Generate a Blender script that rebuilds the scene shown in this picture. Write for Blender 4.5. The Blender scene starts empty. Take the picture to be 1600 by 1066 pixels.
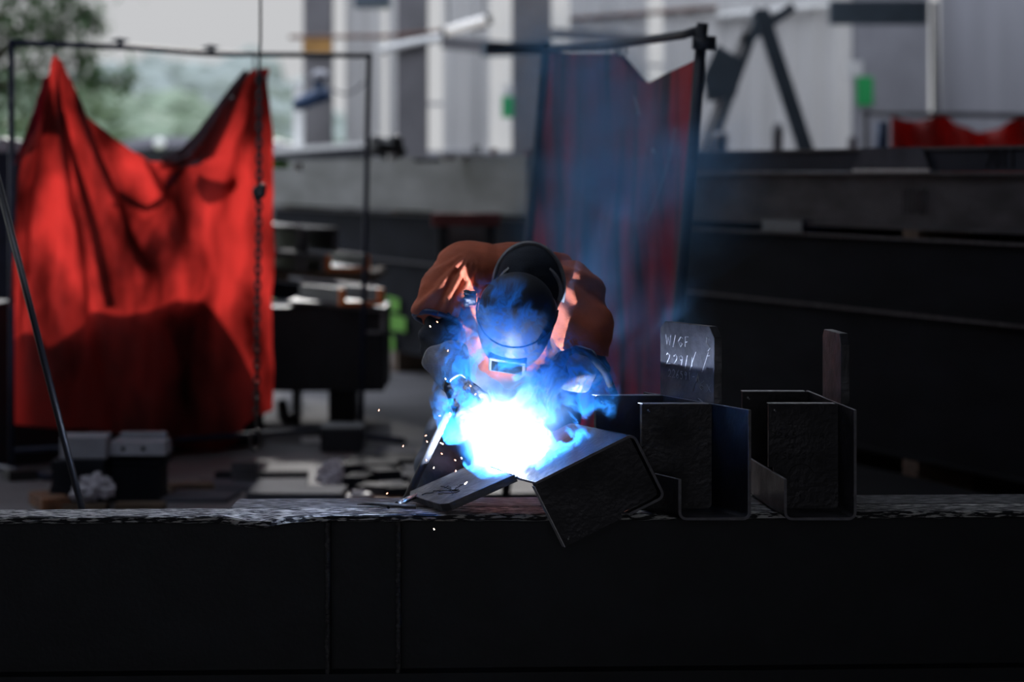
import bpy, bmesh, math, random
from mathutils import Vector, Matrix, noise
random.seed(7)
S = bpy.context.scene
COL = S.collection
F = 85.0/36.0*1600.0           # focal length in pixels
HZ, CAMZ = 270.0, 1.55         # horizon row, eye height

# ------------------------------------------------------------------ camera, world, exposure, big lights
cam = bpy.data.cameras.new('camera'); co = bpy.data.objects.new('camera', cam); COL.objects.link(co)
co.location = (0, 0, CAMZ); co.rotation_euler = (math.pi/2, 0, 0)
cam.lens = 85; cam.sensor_width = 36; cam.shift_y = -(533.0-HZ)/1600.0
cam.clip_end = 400
cam.dof.use_dof = True; cam.dof.focus_distance = 7.05; cam.dof.aperture_fstop = 1.8
S.camera = co
vs = S.view_settings
S.display_settings.display_device = 'sRGB'
vs.view_transform = 'Standard'; vs.look = 'None'; vs.exposure = 0.0; vs.gamma = 1.0; vs.use_curve_mapping = False
S.cycles.volume_step_rate = 1.0
S.cycles.volume_max_steps = 256
S.cycles.max_bounces = 8
S.cycles.volume_bounces = 3
S.cycles.sample_clamp_indirect = 4.0
S.cycles.transparent_max_bounces = 12

w = bpy.data.worlds.new('overcast_sky'); S.world = w; w.use_nodes = True
nt = w.node_tree; nt.nodes.clear()
wo = nt.nodes.new('ShaderNodeOutputWorld'); bg = nt.nodes.new('ShaderNodeBackground')
tc = nt.nodes.new('ShaderNodeTexCoord'); sx = nt.nodes.new('ShaderNodeSeparateXYZ'); rp = nt.nodes.new('ShaderNodeValToRGB')
nt.links.new(tc.outputs['Generated'], sx.inputs[0]); nt.links.new(sx.outputs['Z'], rp.inputs[0])
nt.links.new(rp.outputs[0], bg.inputs[0]); nt.links.new(bg.outputs[0], wo.inputs[0])
e = rp.color_ramp.elements
e[0].position = 0.0; e[0].color = (.56, .565, .58, 1)
e[1].position = 1.0; e[1].color = (2.3, 2.5, 2.95, 1)
m_ = e.new(.12); m_.color = (.58, .585, .60, 1)
m_ = e.new(.35); m_.color = (1.5, 1.6, 1.8, 1)
bg.inputs[1].default_value = 1.0

# hazy low sun from behind on the left: it shines through the red curtains
sl = bpy.data.lights.new('hazy_sun', 'SUN'); sl.energy = 3.1; sl.angle = math.radians(2.5); sl.color = (1, .97, .94)
so_ = bpy.data.objects.new('hazy_sun', sl); COL.objects.link(so_)
so_.rotation_euler = Vector((-.05, .92, .41)).to_track_quat('Z', 'Y').to_euler()

# the welding arc: a tiny, very bright point just above the joint
ARC = Vector((-.0175, 7.138, .6695))
al = bpy.data.lights.new('arc_light', 'POINT'); al.energy = 640; al.color = (.62, .74, 1.0); al.shadow_soft_size = .004
ao = bpy.data.objects.new('arc_light', al); ao.location = ARC; COL.objects.link(ao)

# ------------------------------------------------------------------ helpers
def W(px, py, Y): return Vector(((px-800.0)/F*Y, Y, CAMZ-(py-HZ)/F*Y))
def lerp(a, b, t): return a+(b-a)*t
def interp(pts, x):
    if x <= pts[0][0]: return pts[0][1]
    for (a, b), (c, d) in zip(pts, pts[1:]):
        if x <= c:
            t = (x-a)/(c-a); return b+(d-b)*t
    return pts[-1][1]
def sinterp(pts, x):
    if x <= pts[0][0]: return pts[0][1]
    for (a, b), (c, d) in zip(pts, pts[1:]):
        if x <= c:
            t = (x-a)/(c-a); t = t*t*(3-2*t)*.5+t*.5; return b+(d-b)*t
    return pts[-1][1]

def link(name, me, mat=None, parent=None, smooth=False):
    o = bpy.data.objects.new(name, me); COL.objects.link(o)
    if mat: me.materials.append(mat)
    if parent: o.parent = parent
    if smooth:
        for p in me.polygons: p.use_smooth = True
    return o
def obj(name, bm, mat=None, parent=None, smooth=False):
    me = bpy.data.meshes.new(name)
    bmesh.ops.recalc_face_normals(bm, faces=bm.faces[:])
    bm.to_mesh(me); bm.free()
    return link(name, me, mat, parent, smooth)
def thing(name, label, cat, loc=(0, 0, 0), group=None):
    """Empty at the thing's base; parts are built in world coordinates and un-shifted by adopt()"""
    o = bpy.data.objects.new(name, None); COL.objects.link(o); o.location = loc
    o.empty_display_size = .1
    o['label'] = label; o['category'] = cat
    if group: o['group'] = group
    return o
def adopt(o):
    """children meshes were modelled in world space: keep them there"""
    inv = Matrix.Translation(-Vector(o.location))
    for c in o.children: c.matrix_parent_inverse = inv
def tag(o, label, cat, group=None, kind=None):
    o['label'] = label; o['category'] = cat
    if group: o['group'] = group
    if kind: o['kind'] = kind
    return o
def struct(name, bm, mat, smooth=False):
    o = obj(name, bm, mat, None, smooth); o['kind'] = 'structure'; return o

def add_box(bm, lo, hi, M=None, bevel=0):
    lo, hi = Vector(lo), Vector(hi)
    r = bmesh.ops.create_cube(bm, size=1)
    T = Matrix.Translation((lo+hi)/2) @ Matrix.Diagonal(((hi-lo).x, (hi-lo).y, (hi-lo).z, 1))
    if M is not None: T = M @ T
    bmesh.ops.transform(bm, matrix=T, verts=r['verts'])
    if bevel:
        es = list({e for v in r['verts'] for e in v.link_edges})
        bmesh.ops.bevel(bm, geom=es, offset=bevel, segments=2, affect='EDGES', profile=.5)
def box(lo, hi, M=None, bevel=0):
    bm = bmesh.new(); add_box(bm, lo, hi, M, bevel); return bm
def frame(d):
    d = Vector(d).normalized()
    a = Vector((0, 0, 1)) if abs(d.z) < .9 else Vector((1, 0, 0))
    u = d.cross(a).normalized(); v = d.cross(u).normalized()
    return u, v
def add_tube(bm, pts, r, n=10, cap=True):
    pts = [Vector(p) for p in pts]
    rs = r if isinstance(r, (list, tuple)) else [r]*len(pts)
    rings = []; u = None
    for i, p in enumerate(pts):
        a = pts[max(i-1, 0)]; b = pts[min(i+1, len(pts)-1)]
        d = (b-a).normalized()
        if u is None: u, v = frame(d)
        else:
            u = (u-d*u.dot(d)).normalized(); v = d.cross(u)
        rings.append([bm.verts.new(p+(u*math.cos(t)+v*math.sin(t))*rs[i]) for t in [2*math.pi*k/n for k in range(n)]])
    for A, B in zip(rings, rings[1:]):
        for k in range(n): bm.faces.new((A[k], A[(k+1) % n], B[(k+1) % n], B[k]))
    if cap:
        bm.faces.new(rings[0][::-1]); bm.faces.new(rings[-1])
def tube(pts, r, n=10):
    bm = bmesh.new(); add_tube(bm, pts, r, n); return bm
def add_capsule(bm, p0, r0, p1, r1, n=16, k=5):
    p0, p1 = Vector(p0), Vector(p1); d = (p1-p0); 
    if d.length < 1e-6: d = Vector((0, 0, 1e-4)); p1 = p0+d
    dn = d.normalized(); pts = []; rs = []
    for i in range(k):
        a = math.pi/2*(i/k)+.12; a = min(a, math.pi/2)
        pts.append(p0-dn*r0*math.cos(a)); rs.append(r0*math.sin(a))
    pts.append(p0); rs.append(r0); pts.append(p1); rs.append(r1)
    for i in range(k-1, -1, -1):
        a = min(math.pi/2*(i/k)+.12, math.pi/2)
        pts.append(p1+dn*r1*math.cos(a)); rs.append(r1*math.sin(a))
    u, v = frame(dn); rings = []
    for p, r in zip(pts, rs):
        rings.append([bm.verts.new(p+(u*math.cos(t)+v*math.sin(t))*r) for t in [2*math.pi*j/n for j in range(n)]])
    for A, B in zip(rings, rings[1:]):
        for j in range(n): bm.faces.new((A[j], A[(j+1) % n], B[(j+1) % n], B[j]))
    bm.faces.new(rings[0][::-1]); bm.faces.new(rings[-1])
def add_ell(bm, c, r, R=None, n=24):
    M = Matrix.Translation(Vector(c))
    if R is not None: M = M @ R.to_4x4()
    M = M @ Matrix.Diagonal((r[0], r[1], r[2], 1))
    bmesh.ops.create_uvsphere(bm, u_segments=n, v_segments=n//2, radius=1, matrix=M)
def remesh(bm, vox, smooth_it=4, fn=None):
    bmesh.ops.recalc_face_normals(bm, faces=bm.faces[:])
    me = bpy.data.meshes.new('tmp'); bm.to_mesh(me); bm.free()
    o = bpy.data.objects.new('tmp', me); COL.objects.link(o)
    m = o.modifiers.new('r', 'REMESH'); m.mode = 'VOXEL'; m.voxel_size = vox
    if smooth_it:
        s = o.modifiers.new('s', 'SMOOTH'); s.factor = .6; s.iterations = smooth_it
    dg = bpy.context.evaluated_depsgraph_get(); dg.update()
    out = bpy.data.meshes.new_from_object(o.evaluated_get(dg))
    bpy.data.objects.remove(o); bpy.data.meshes.remove(me)
    if fn:
        ns = [v.normal.copy() for v in out.vertices]
        for v, nn in zip(out.vertices, ns): v.co += nn*fn(v.co, nn)
    return out
def add_prism(bm, pts, ext):
    """closed polygon (world points) extruded along ext"""
    ext = Vector(ext)
    A = [bm.verts.new(Vector(p)) for p in pts]; B = [bm.verts.new(Vector(p)+ext) for p in pts]
    n = len(A)
    bm.faces.new(A); bm.faces.new(B[::-1])
    for i in range(n): bm.faces.new((A[i], B[i], B[(i+1) % n], A[(i+1) % n]))
def prism(pts, ext):
    bm = bmesh.new(); add_prism(bm, pts, ext); return bm
def strokes(paths, place, r=.0012, n=4):
    bm = bmesh.new()
    for p in paths:
        if len(p) > 1: add_tube(bm, [place(a, b) for a, b in p], r, n)
    return bm
# chalk letters, drawn as strokes in a 0..1 x 0..1 box
G = {'0': [[(.5, 1), (.15, .7), (.15, .3), (.5, 0), (.85, .3), (.85, .7), (.5, 1)]],
 '1': [[(.5, 1), (.45, 0)]], '/': [[(.75, 1.1), (.2, -.2)]], '-': [[(.2, .45), (.8, .5)]],
 '2': [[(.1, .8), (.4, 1), (.8, .8), (.7, .5), (.1, 0), (.9, .05)]],
 '9': [[(.8, .8), (.5, 1), (.2, .8), (.3, .5), (.8, .6), (.8, .9), (.75, .5), (.6, 0)]],
 '6': [[(.8, 1), (.3, .6), (.15, .25), (.5, 0), (.8, .25), (.5, .5), (.2, .3)]],
 '5': [[(.85, 1), (.3, 1), (.25, .6), (.6, .6), (.85, .3), (.5, 0), (.15, .1)]],
 '3': [[(.15, .9), (.5, 1), (.8, .75), (.4, .5), (.85, .3), (.5, 0), (.1, .1)]],
 '7': [[(.1, 1), (.85, 1), (.4, 0)]],
 'A': [[(.1, 0), (.5, 1), (.9, 0)], [(.25, .4), (.75, .4)]],
 'B': [[(.15, 0), (.15, 1), (.7, .85), (.2, .5), (.8, .3), (.15, 0)]],
 'X': [[(.1, .7), (.8, 0)], [(.8, .7), (.1, 0)]],
 'W': [[(0, 1), (.2, 0), (.45, .7), (.7, 0), (1, 1)]], 'L': [[(.2, 1), (.2, 0), (.8, 0)]],
 'G': [[(.9, .85), (.5, 1), (.1, .5), (.5, 0), (.9, .3), (.5, .4)]],
 'F': [[(.85, 1), (.2, 1), (.15, 0)], [(.2, .5), (.7, .5)]],
 'S': [[(.85, .9), (.4, 1), (.15, .75), (.75, .35), (.6, 0), (.1, .1)]],
 'T': [[(.05, 1), (.95, 1)], [(.5, 1), (.5, 0)]], 'C': [[(.9, .85), (.5, 1), (.1, .5), (.5, 0), (.9, .15)]],
 ' ': []}
def text_paths(s, x, y, wch, h, gap=1.2, jig=.06):
    out = []
    for i, c in enumerate(s):
        for p in G.get(c, []):
            out.append([(x+(i*gap+a+random.uniform(-jig, jig))*wch, y+(b+random.uniform(-jig, jig))*h) for a, b in p])
    return out

# ------------------------------------------------------------------ materials
def mat(name, col, rough=.6, metal=0, var=.3, scale=6, bump=.0, bscale=60, stretch=(1, 1, 1), col2=None, spec=.5,
        transl=0, tcol=None, emit=None, estr=0, mix_lo=.35, mix_hi=.65, rvar=0, detail=5):
    m = bpy.data.materials.new(name); m.use_nodes = True
    t = m.node_tree; N = t.nodes; L = t.links; N.clear()
    out = N.new('ShaderNodeOutputMaterial'); b = N.new('ShaderNodeBsdfPrincipled')
    tc = N.new('ShaderNodeTexCoord'); mp = N.new('ShaderNodeMapping'); mp.inputs['Scale'].default_value = stretch
    L.new(tc.outputs['Object'], mp.inputs[0])
    no = N.new('ShaderNodeTexNoise'); no.inputs['Scale'].default_value = scale; no.inputs['Detail'].default_value = detail
    L.new(mp.outputs[0], no.inputs['Vector'])
    r = N.new('ShaderNodeValToRGB'); r.color_ramp.elements[0].position = mix_lo; r.color_ramp.elements[1].position = mix_hi
    c = Vector(col); c2 = Vector(col2) if col2 else c*(1-var)
    r.color_ramp.elements[0].color = (*c2, 1); r.color_ramp.elements[1].color = (*c, 1)
    L.new(no.outputs['Fac'], r.inputs[0]); L.new(r.outputs[0], b.inputs['Base Color'])
    b.inputs['Roughness'].default_value = rough; b.inputs['Metallic'].default_value = metal
    b.inputs['Specular IOR Level'].default_value = spec
    if rvar:
        mr = N.new('ShaderNodeMapRange'); mr.inputs['From Min'].default_value = .3; mr.inputs['From Max'].default_value = .7
        mr.inputs['To Min'].default_value = rough+rvar; mr.inputs['To Max'].default_value = max(.05, rough-rvar)
        L.new(no.outputs['Fac'], mr.inputs[0]); L.new(mr.outputs[0], b.inputs['Roughness'])
    if bump:
        n2 = N.new('ShaderNodeTexNoise'); n2.inputs['Scale'].default_value = bscale; n2.inputs['Detail'].default_value = 4
        L.new(mp.outputs[0], n2.inputs['Vector'])
        bu = N.new('ShaderNodeBump'); bu.inputs['Strength'].default_value = bump; bu.inputs['Distance'].default_value = .01
        L.new(n2.outputs['Fac'], bu.inputs['Height']); L.new(bu.outputs[0], b.inputs['Normal'])
    if emit:
        b.inputs['Emission Color'].default_value = (*emit, 1); b.inputs['Emission Strength'].default_value = estr
    if transl:
        tr = N.new('ShaderNodeBsdfTranslucent'); mx = N.new('ShaderNodeMixShader'); mx.inputs[0].default_value = transl
        if tcol:
            mul = N.new('ShaderNodeMix'); mul.data_type = 'RGBA'; mul.blend_type = 'MULTIPLY'; mul.inputs[0].default_value = 1
            L.new(r.outputs[0], mul.inputs[6]); mul.inputs[7].default_value = (*tcol, 1)
            L.new(mul.outputs[2], tr.inputs[0])
        else: L.new(r.outputs[0], tr.inputs[0])
        L.new(b.outputs[0], mx.inputs[1]); L.new(tr.outputs[0], mx.inputs[2]); L.new(mx.outputs[0], out.inputs[0])
    else: L.new(b.outputs[0], out.inputs[0])
    m['nodes'] = ''
    return m

M = {}
M['concrete'] = mat('concrete', (.155, .15, .16), .85, var=.35, scale=1.6, bump=.3, bscale=25)
M['shed_dark'] = mat('dark_sheet', (.16, .16, .18), .8, var=.3)
M['sheet'] = mat('wall_sheet', (.62, .61, .60), .6, var=.15, scale=1.2, stretch=(3, 3, .3))
M['sheet_grey'] = mat('grey_wall_sheet', (.48, .48, .52), .6, var=.2, scale=1.2, stretch=(3, 3, .3))
M['column'] = mat('column_paint', (.16, .155, .165), .6, var=.25, scale=3)
M['col_light'] = mat('light_column_paint', (.34, .34, .37), .6, var=.15, scale=3)
M['teal'] = mat('teal_brace_paint', (.085, .115, .145), .5, var=.2)
M['mill'] = mat('mill_scale_steel', (.022, .024, .032), .9, 0, var=.4, scale=5, bump=.1, bscale=40, spec=.1)
M['mill_brown'] = mat('brown_mill_steel', (.085, .082, .092), .9, 0, var=.5, scale=3, bump=.1, stretch=(1, 1, 3))
M['grey_steel'] = mat('grey_weathered_steel', (.19, .19, .20), .55, .4, var=.45, scale=2.2, stretch=(.5, .5, 2.5), bump=.05)
M['dark_paint'] = mat('dark_painted_steel', (.02, .022, .03), .5, .2, var=.3, scale=8, bump=.1)
M['black_rod'] = mat('black_rod', (.014, .014, .018), .4, .4, var=.3)
M['navy'] = mat('navy_frame_paint', (.018, .024, .06), .45, .1, var=.4, scale=12, bump=.1)
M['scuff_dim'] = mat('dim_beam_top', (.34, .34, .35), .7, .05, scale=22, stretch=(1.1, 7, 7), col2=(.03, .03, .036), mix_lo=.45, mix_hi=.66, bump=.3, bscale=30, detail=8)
M['stack'] = mat('dark_stack_steel', (.011, .0125, .018), .9, 0, var=.4, scale=2, stretch=(1, 1, 3), spec=.12)
M['stack_grey'] = mat('dim_channel_steel', (.05, .056, .075), .9, 0, var=.3, scale=2, spec=.15)
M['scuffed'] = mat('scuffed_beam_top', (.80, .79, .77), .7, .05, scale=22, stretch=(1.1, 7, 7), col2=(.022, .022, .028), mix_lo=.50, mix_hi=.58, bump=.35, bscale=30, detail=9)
M['ground_edge'] = mat('ground_steel_edge', (.75, .75, .78), .45, .4, var=.3, scale=40, bump=.2)
M['bright_edge'] = mat('bare_steel_edge', (.42, .42, .45), .5, .3, var=.4, scale=60)
M['bracket'] = mat('bracket_mill_steel', (.028, .027, .034), .38, .55, var=.45, scale=9, bump=.12, bscale=70, rvar=.12)
M['lug'] = mat('flat_steel_lug', (.10, .10, .115), .42, .5, var=.55, scale=12, bump=.2, bscale=60, rvar=.1)
M['lug_edge'] = mat('flame_cut_edge', (.16, .155, .16), .6, .4, var=.5, scale=40, bump=.6, bscale=50)
M['edge_dim'] = mat('pale_flange_edge', (.13, .125, .135), .7, 0, var=.5, scale=30, spec=.2)
M['cut_dim'] = mat('cut_section_edge', (.26, .25, .28), .6, .2, var=.3, scale=40)
M['chalk'] = mat('white_chalk', (.75, .75, .78), .9, var=.5, scale=150)
M['grease'] = mat('black_marker', (.006, .006, .008), .7, var=.2)
M['orange_cloth'] = mat('orange_work_shirt', (.70, .17, .08), .85, var=.35, scale=7, bump=.25, bscale=220)
M['navy_cloth'] = mat('navy_cloth', (.02, .03, .05), .85, var=.3, scale=12, bump=.2, bscale=200)
M['tape'] = mat('grey_reflective_tape', (.42, .43, .45), .5, var=.3, scale=40)
M['denim'] = mat('denim', (.16, .19, .24), .85, var=.4, scale=20, bump=.3, bscale=200)
M['leather'] = mat('pale_glove_leather', (.42, .42, .43), .75, var=.45, scale=18, bump=.4, bscale=90)
M['dark_leather'] = mat('dark_glove_leather', (.022, .022, .026), .6, var=.4, scale=18, bump=.4, bscale=90)
M['helmet'] = mat('helmet_shell', (.035, .04, .05), .6, var=.25, scale=10)
M['lens'] = mat('dark_filter_glass', (.004, .006, .006), .05, var=.1)
M['skin'] = mat('skin', (.5, .28, .2), .6, var=.1)
M['rubber'] = mat('black_rubber', (.012, .012, .013), .5, var=.2)
M['brass'] = mat('copper_nozzle', (.45, .25, .14), .3, .9, var=.3)
M['chrome'] = mat('polished_handle', (.6, .62, .65), .22, .95, var=.3, scale=30)
M['hammer'] = mat('forged_hammer_head', (.12, .12, .13), .4, .7, var=.4, scale=50, bump=.3)
M['orange_paint'] = mat('orange_primer', (1.0, .24, .03), .6, var=.3, scale=9)
M['pink_paint'] = mat('faded_red_paint', (.30, .085, .085), .7, var=.4, scale=8)
M['green_paint'] = mat('green_spray_paint', (.13, .40, .03), .7, var=.3, scale=14)
M['green_sign'] = mat('green_sign_sheet', (.03, .42, .12), .5, var=.1)
M['white_paint'] = mat('white_paint', (.8, .8, .78), .5, var=.15)
M['yellow_paint'] = mat('ochre_paint', (.42, .22, .06), .6, var=.3, scale=6)
M['brown_pipe'] = mat('rusty_brown_pipe', (.16, .08, .055), .6, .2, var=.4)
M['white_tube'] = mat('white_lamp_tube', (.8, .78, .76), .4, var=.05, emit=(1, .97, .92), estr=.35)
M['plastic'] = mat('crumpled_white_plastic', (.80, .78, .85), .45, var=.35, scale=20, transl=.25)
M['timber'] = mat('old_timber', (.16, .11, .075), .85, var=.45, scale=4, stretch=(1, 8, 8), bump=.3)
M['rust'] = mat('rusty_scrap', (.24, .10, .045), .85, var=.6, scale=12, bump=.4)
M['floor_plate'] = mat('dusty_plate', (.10, .105, .13), .9, 0, var=.35, scale=6, bump=.1, spec=.1)
M['casting'] = mat('grey_casting_paint', (.34, .345, .39), .9, 0, var=.25, scale=9, spec=.1)
M['leafd'] = mat('dark_leaf', (.06, .12, .045), .6, var=.5, scale=2, transl=.35)
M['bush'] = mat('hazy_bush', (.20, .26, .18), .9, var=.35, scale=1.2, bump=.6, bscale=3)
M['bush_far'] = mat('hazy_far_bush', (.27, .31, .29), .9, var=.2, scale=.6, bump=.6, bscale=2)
M['grass'] = mat('yellow_green_grass', (.24, .30, .13), .9, var=.35, scale=.5)
M['bark'] = mat('tree_bark', (.10, .08, .065), .9, var=.4, bump=.5)
M['car'] = mat('grey_car_paint', (.12, .115, .13), .25, .4, var=.1)
M['glass'] = mat('dark_car_glass', (.03, .03, .035), .08, var=.1)
M['blue_enamel'] = mat('blue_enamel', (.03, .07, .16), .4, var=.3)
M['chain'] = mat('dark_chain_steel', (.05, .045, .045), .5, .6, var=.4, scale=30)

def red_curtain(name, col, streak, transl, dark):
    """welding-curtain canvas: red, with soot and grease smears of its own"""
    m = bpy.data.materials.new(name); m.use_nodes = True
    t = m.node_tree; N = t.nodes; L = t.links; N.clear()
    out = N.new('ShaderNodeOutputMaterial'); b = N.new('ShaderNodeBsdfPrincipled'); tr = N.new('ShaderNodeBsdfTranslucent')
    mx = N.new('ShaderNodeMixShader'); mx.inputs[0].default_value = transl
    tc = N.new('ShaderNodeTexCoord'); mp = N.new('ShaderNodeMapping'); mp.inputs['Scale'].default_value = streak
    L.new(tc.outputs['Object'], mp.inputs[0])
    no = N.new('ShaderNodeTexNoise'); no.inputs['Scale'].default_value = 2.2; no.inputs['Detail'].default_value = 6
    L.new(mp.outputs[0], no.inputs['Vector'])
    r = N.new('ShaderNodeValToRGB'); r.color_ramp.elements[0].position = .36; r.color_ramp.elements[1].position = .56
    r.color_ramp.elements[0].color = (*(Vector(col)*dark), 1); r.color_ramp.elements[1].color = (*col, 1)
    L.new(no.outputs['Fac'], r.inputs[0])
    fine = N.new('ShaderNodeTexNoise'); fine.inputs['Scale'].default_value = 300
    L.new(tc.outputs['Object'], fine.inputs['Vector'])
    bu = N.new('ShaderNodeBump'); bu.inputs['Strength'].default_value = .15; bu.inputs['Distance'].default_value = .005
    L.new(fine.outputs[0], bu.inputs['Height']); L.new(bu.outputs[0], b.inputs['Normal'])
    L.new(r.outputs[0], b.inputs['Base Color']); L.new(r.outputs[0], tr.inputs[0]); b.inputs['Roughness'].default_value = .55
    L.new(b.outputs[0], mx.inputs[1]); L.new(tr.outputs[0], mx.inputs[2]); L.new(mx.outputs[0], out.inputs[0])
    return m
M['curtain'] = red_curtain('red_curtain_canvas', (.86, .20, .18), (1.2, 1.2, .5), .88, .22)
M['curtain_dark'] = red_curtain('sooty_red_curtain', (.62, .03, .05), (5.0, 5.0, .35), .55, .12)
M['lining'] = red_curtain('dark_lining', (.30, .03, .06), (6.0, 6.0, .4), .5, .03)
M['curtain_far'] = red_curtain('far_red_curtain', (.70, .07, .06), (1, 1, .5), .45, .5)

# ------------------------------------------------------------------ the setting
struct('floor', box((-14, -6, -.1), (14, 27, 0)), M['concrete'])
struct('ground', box((-70, 27, -.3), (60, 130, -.02)), M['grass'])
# roof over the camera and the welder; left off over the back to let sky light in
bm = box((-9, -6, 5.0), (14, 7.6, 5.2)); add_box(bm, (-9, 9.0, 5.0), (14, 18.3, 5.2))
add_box(bm, (-9, 7.6, 5.0), (-6, 9.0, 5.2)); add_box(bm, (.1, 7.6, 5.0), (14, 9.0, 5.2))      # unseen gap left in the roof to light the work from above
struct('ceiling', bm, M['shed_dark'])
bm = box((-9, -6.2, 0), (-3, -6, 5)); add_box(bm, (2, -6.2, 0), (14, -6, 5)); add_box(bm, (-3, -6.2, 4.0), (2, -6, 5))   # unseen opening added behind the camera to lift the dark fronts
struct('wall_front', bm, M['shed_dark'])
struct('wall_left', box((-9.2, -6, 0), (-9, 12.5, 6.7)), M['shed_dark'])
struct('wall_right', box((9.5, -6, 0), (9.7, 25, 6.7)), M['shed_dark'])
YB = 25.0
def XB(px, Y=YB): return (px-800)/F*Y
def corrug(bm, x0, x1, z0, z1, Y, pitch=.12, dep=.03, thick=.03):
    n = max(1, int((x1-x0)/pitch)); pts = []
    for i in range(n+1):
        x = x0+(x1-x0)*i/n
        pts.append((x, Y+(dep if i % 2 else 0)))
        if i < n:
            q = (x1-x0)/n
            pts.append((x+q*.5, Y+(dep if i % 2 else 0)))
    poly = [Vector((x, y, z0)) for x, y in pts]+[Vector((x, y+thick, z0)) for x, y in reversed(pts)]
    add_prism(bm, poly, (0, 0, z1-z0))
ZT = 5.2
bm = bmesh.new()
for a, b in ((540, 596), (606, 622), (692, 765), (800, 862), (890, 1012), (1036, 1340)):
    corrug(bm, XB(a), XB(b), 0, ZT, YB)
wb = struct('wall_back', bm, M['sheet'])
bm = bmesh.new(); corrug(bm, XB(1452), XB(2300), 0, ZT, YB-.6, pitch=.3); struct('wall_back_right', bm, M['sheet_grey'])
# low sill under the gaps
bm = bmesh.new(); add_box(bm, (XB(517), YB-.05, 0), (XB(1340), YB+.1, W(0, 236, YB).z)); struct('trim_1', bm, M['col_light'])

def col(n, x0, x1, Y, z0, z1, m, d=.3):
    bm = bmesh.new()
    X0, X1 = XB(x0, Y), XB(x1, Y)
    t = (X1-X0)
    add_box(bm, (X0, Y, z0), (X1, Y+.02, z1), None)       # flange
    add_box(bm, (X0+t*.45, Y+.02, z0), (X0+t*.55, Y+d, z1))
    add_box(bm, (X0, Y+d, z0), (X1, Y+d+.02, z1))
    return struct('trim_%d' % n, bm, m)
col(2, 474, 517, 24.6, 0, ZT, M['column'])
col(3, 620, 667, 23.5, 0, ZT, M['column'])
col(4, 800, 861, 23.5, 0, ZT, M['column'])
col(5, 1338, 1452, 24, 0, ZT, M['col_light'])
col(6, 458, 473, 24, 0, W(0, 128, 24).z, M['white_paint'], .1)
# mullions across the bright gaps
bm = bmesh.new()
for a, b, yy in ((667, 692, 160), (1012, 1036, 100)):
    p, q = W(a, yy, YB), W(b, yy+5, YB); add_box(bm, (p.x, YB, q.z), (q.x, YB+.05, p.z))
struct('trim_7', bm, M['col_light'])
# girder across the back of the shed
def span(a, b, w_, h_, m, name=None, **k):
    a, b = Vector(a), Vector(b); d = (b-a).normalized(); u = d.cross(Vector((0, 0, 1))).normalized(); v = u.cross(d)
    bm = bmesh.new()
    add_prism(bm, [a+u*w_/2+v*h_/2, a-u*w_/2+v*h_/2, a-u*w_/2-v*h_/2, a+u*w_/2-v*h_/2], b-a)
    return bm
def st_span(n, p, q, w_, h_, m):
    return struct('trim_%d' % n, span(p, q, w_, h_, m), m)
st_span(8, W(752, 78, 22.5), W(862, 74, 22.5), .12, .13, M['teal'])
st_span(9, W(1296, 20, 22.5), W(1448, 20, 22.5), .12, .22, M['teal'])
st_span(10, W(690, 66, 23.2), W(800, 76, 23.2), .1, .12, M['column'])
st_span(11, W(862, 52, 24.4), W(1012, 62, 24.4), .1, .10, M['column'])
# diagonal bracing in front of the back wall
bm = span(W(1188, 15, 20), W(1268, 262, 20), .06, .13, 0); struct('trim_12', bm, M['teal'])
bm = span(W(1188, 15, 20.2), W(1098, 262, 20.2), .06, .09, 0); struct('trim_13', bm, M['teal'])
bm = span(W(1172, 30, 20.1), W(1086, 262, 20.1), .05, .07, 0); struct('trim_14', bm, M['sheet'])
bm = prism([W(1120, 70, 20.05), W(1165, 95, 20.05), (W(1150, 150, 20.05)), W(1105, 160, 20.05), W(1098, 120, 20.05)], (0, .03, 0)); struct('trim_15', bm, M['teal'])
bm = span(W(1160, 66, 20.1), W(1240, 10, 20.1), .05, .08, 0); struct('trim_16', bm, M['teal'])
st_span(17, W(1460, 2, 24.3), W(1462, 176, 24.3), .06, .06, M['column'])
# unseen roof piece added over the right of the back to keep it dimmer
struct('ceiling_shade', box((XB(1120), 18.3, 5.0), (14, 22, 5.2)), M['shed_dark'])

# ------------------------------------------------------------------ outdoors
def blob_tree(c, r, h, m, label, group=None, seed=0, name='distant_tree'):
    t = thing(name, label, 'tree', (c[0], c[1], 0), group)
    bm = bmesh.new(); bmesh.ops.create_icosphere(bm, subdivisions=5, radius=1)
    for v in bm.verts:
        n = noise.fractal(v.co*2.2+Vector((seed, 0, 0)), .8, 2.2, 5)
        v.co *= 1+.35*n
        v.co = Vector((c[0]+v.co.x*r, c[1]+v.co.y*r*.7, h*.55+v.co.z*h*.5))
    obj('foliage', bm, m, t)
    obj('trunk', tube([(c[0], c[1], -.1), (c[0]+.1, c[1], h*.4)], [.2, .12], 8), M['bark'], t)
    adopt(t)
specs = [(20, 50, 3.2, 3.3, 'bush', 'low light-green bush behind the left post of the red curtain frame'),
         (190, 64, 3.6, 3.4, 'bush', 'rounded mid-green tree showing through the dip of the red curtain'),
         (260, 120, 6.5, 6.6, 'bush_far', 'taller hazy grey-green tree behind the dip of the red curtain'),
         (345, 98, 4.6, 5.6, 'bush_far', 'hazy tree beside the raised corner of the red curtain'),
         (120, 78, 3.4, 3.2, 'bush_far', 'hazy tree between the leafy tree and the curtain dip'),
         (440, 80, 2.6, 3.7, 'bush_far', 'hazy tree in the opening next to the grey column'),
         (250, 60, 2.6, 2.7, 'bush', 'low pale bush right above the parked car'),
         (435, 52, 1.8, 2.0, 'bush', 'low bush beyond the opening beside the white post')]
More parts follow.
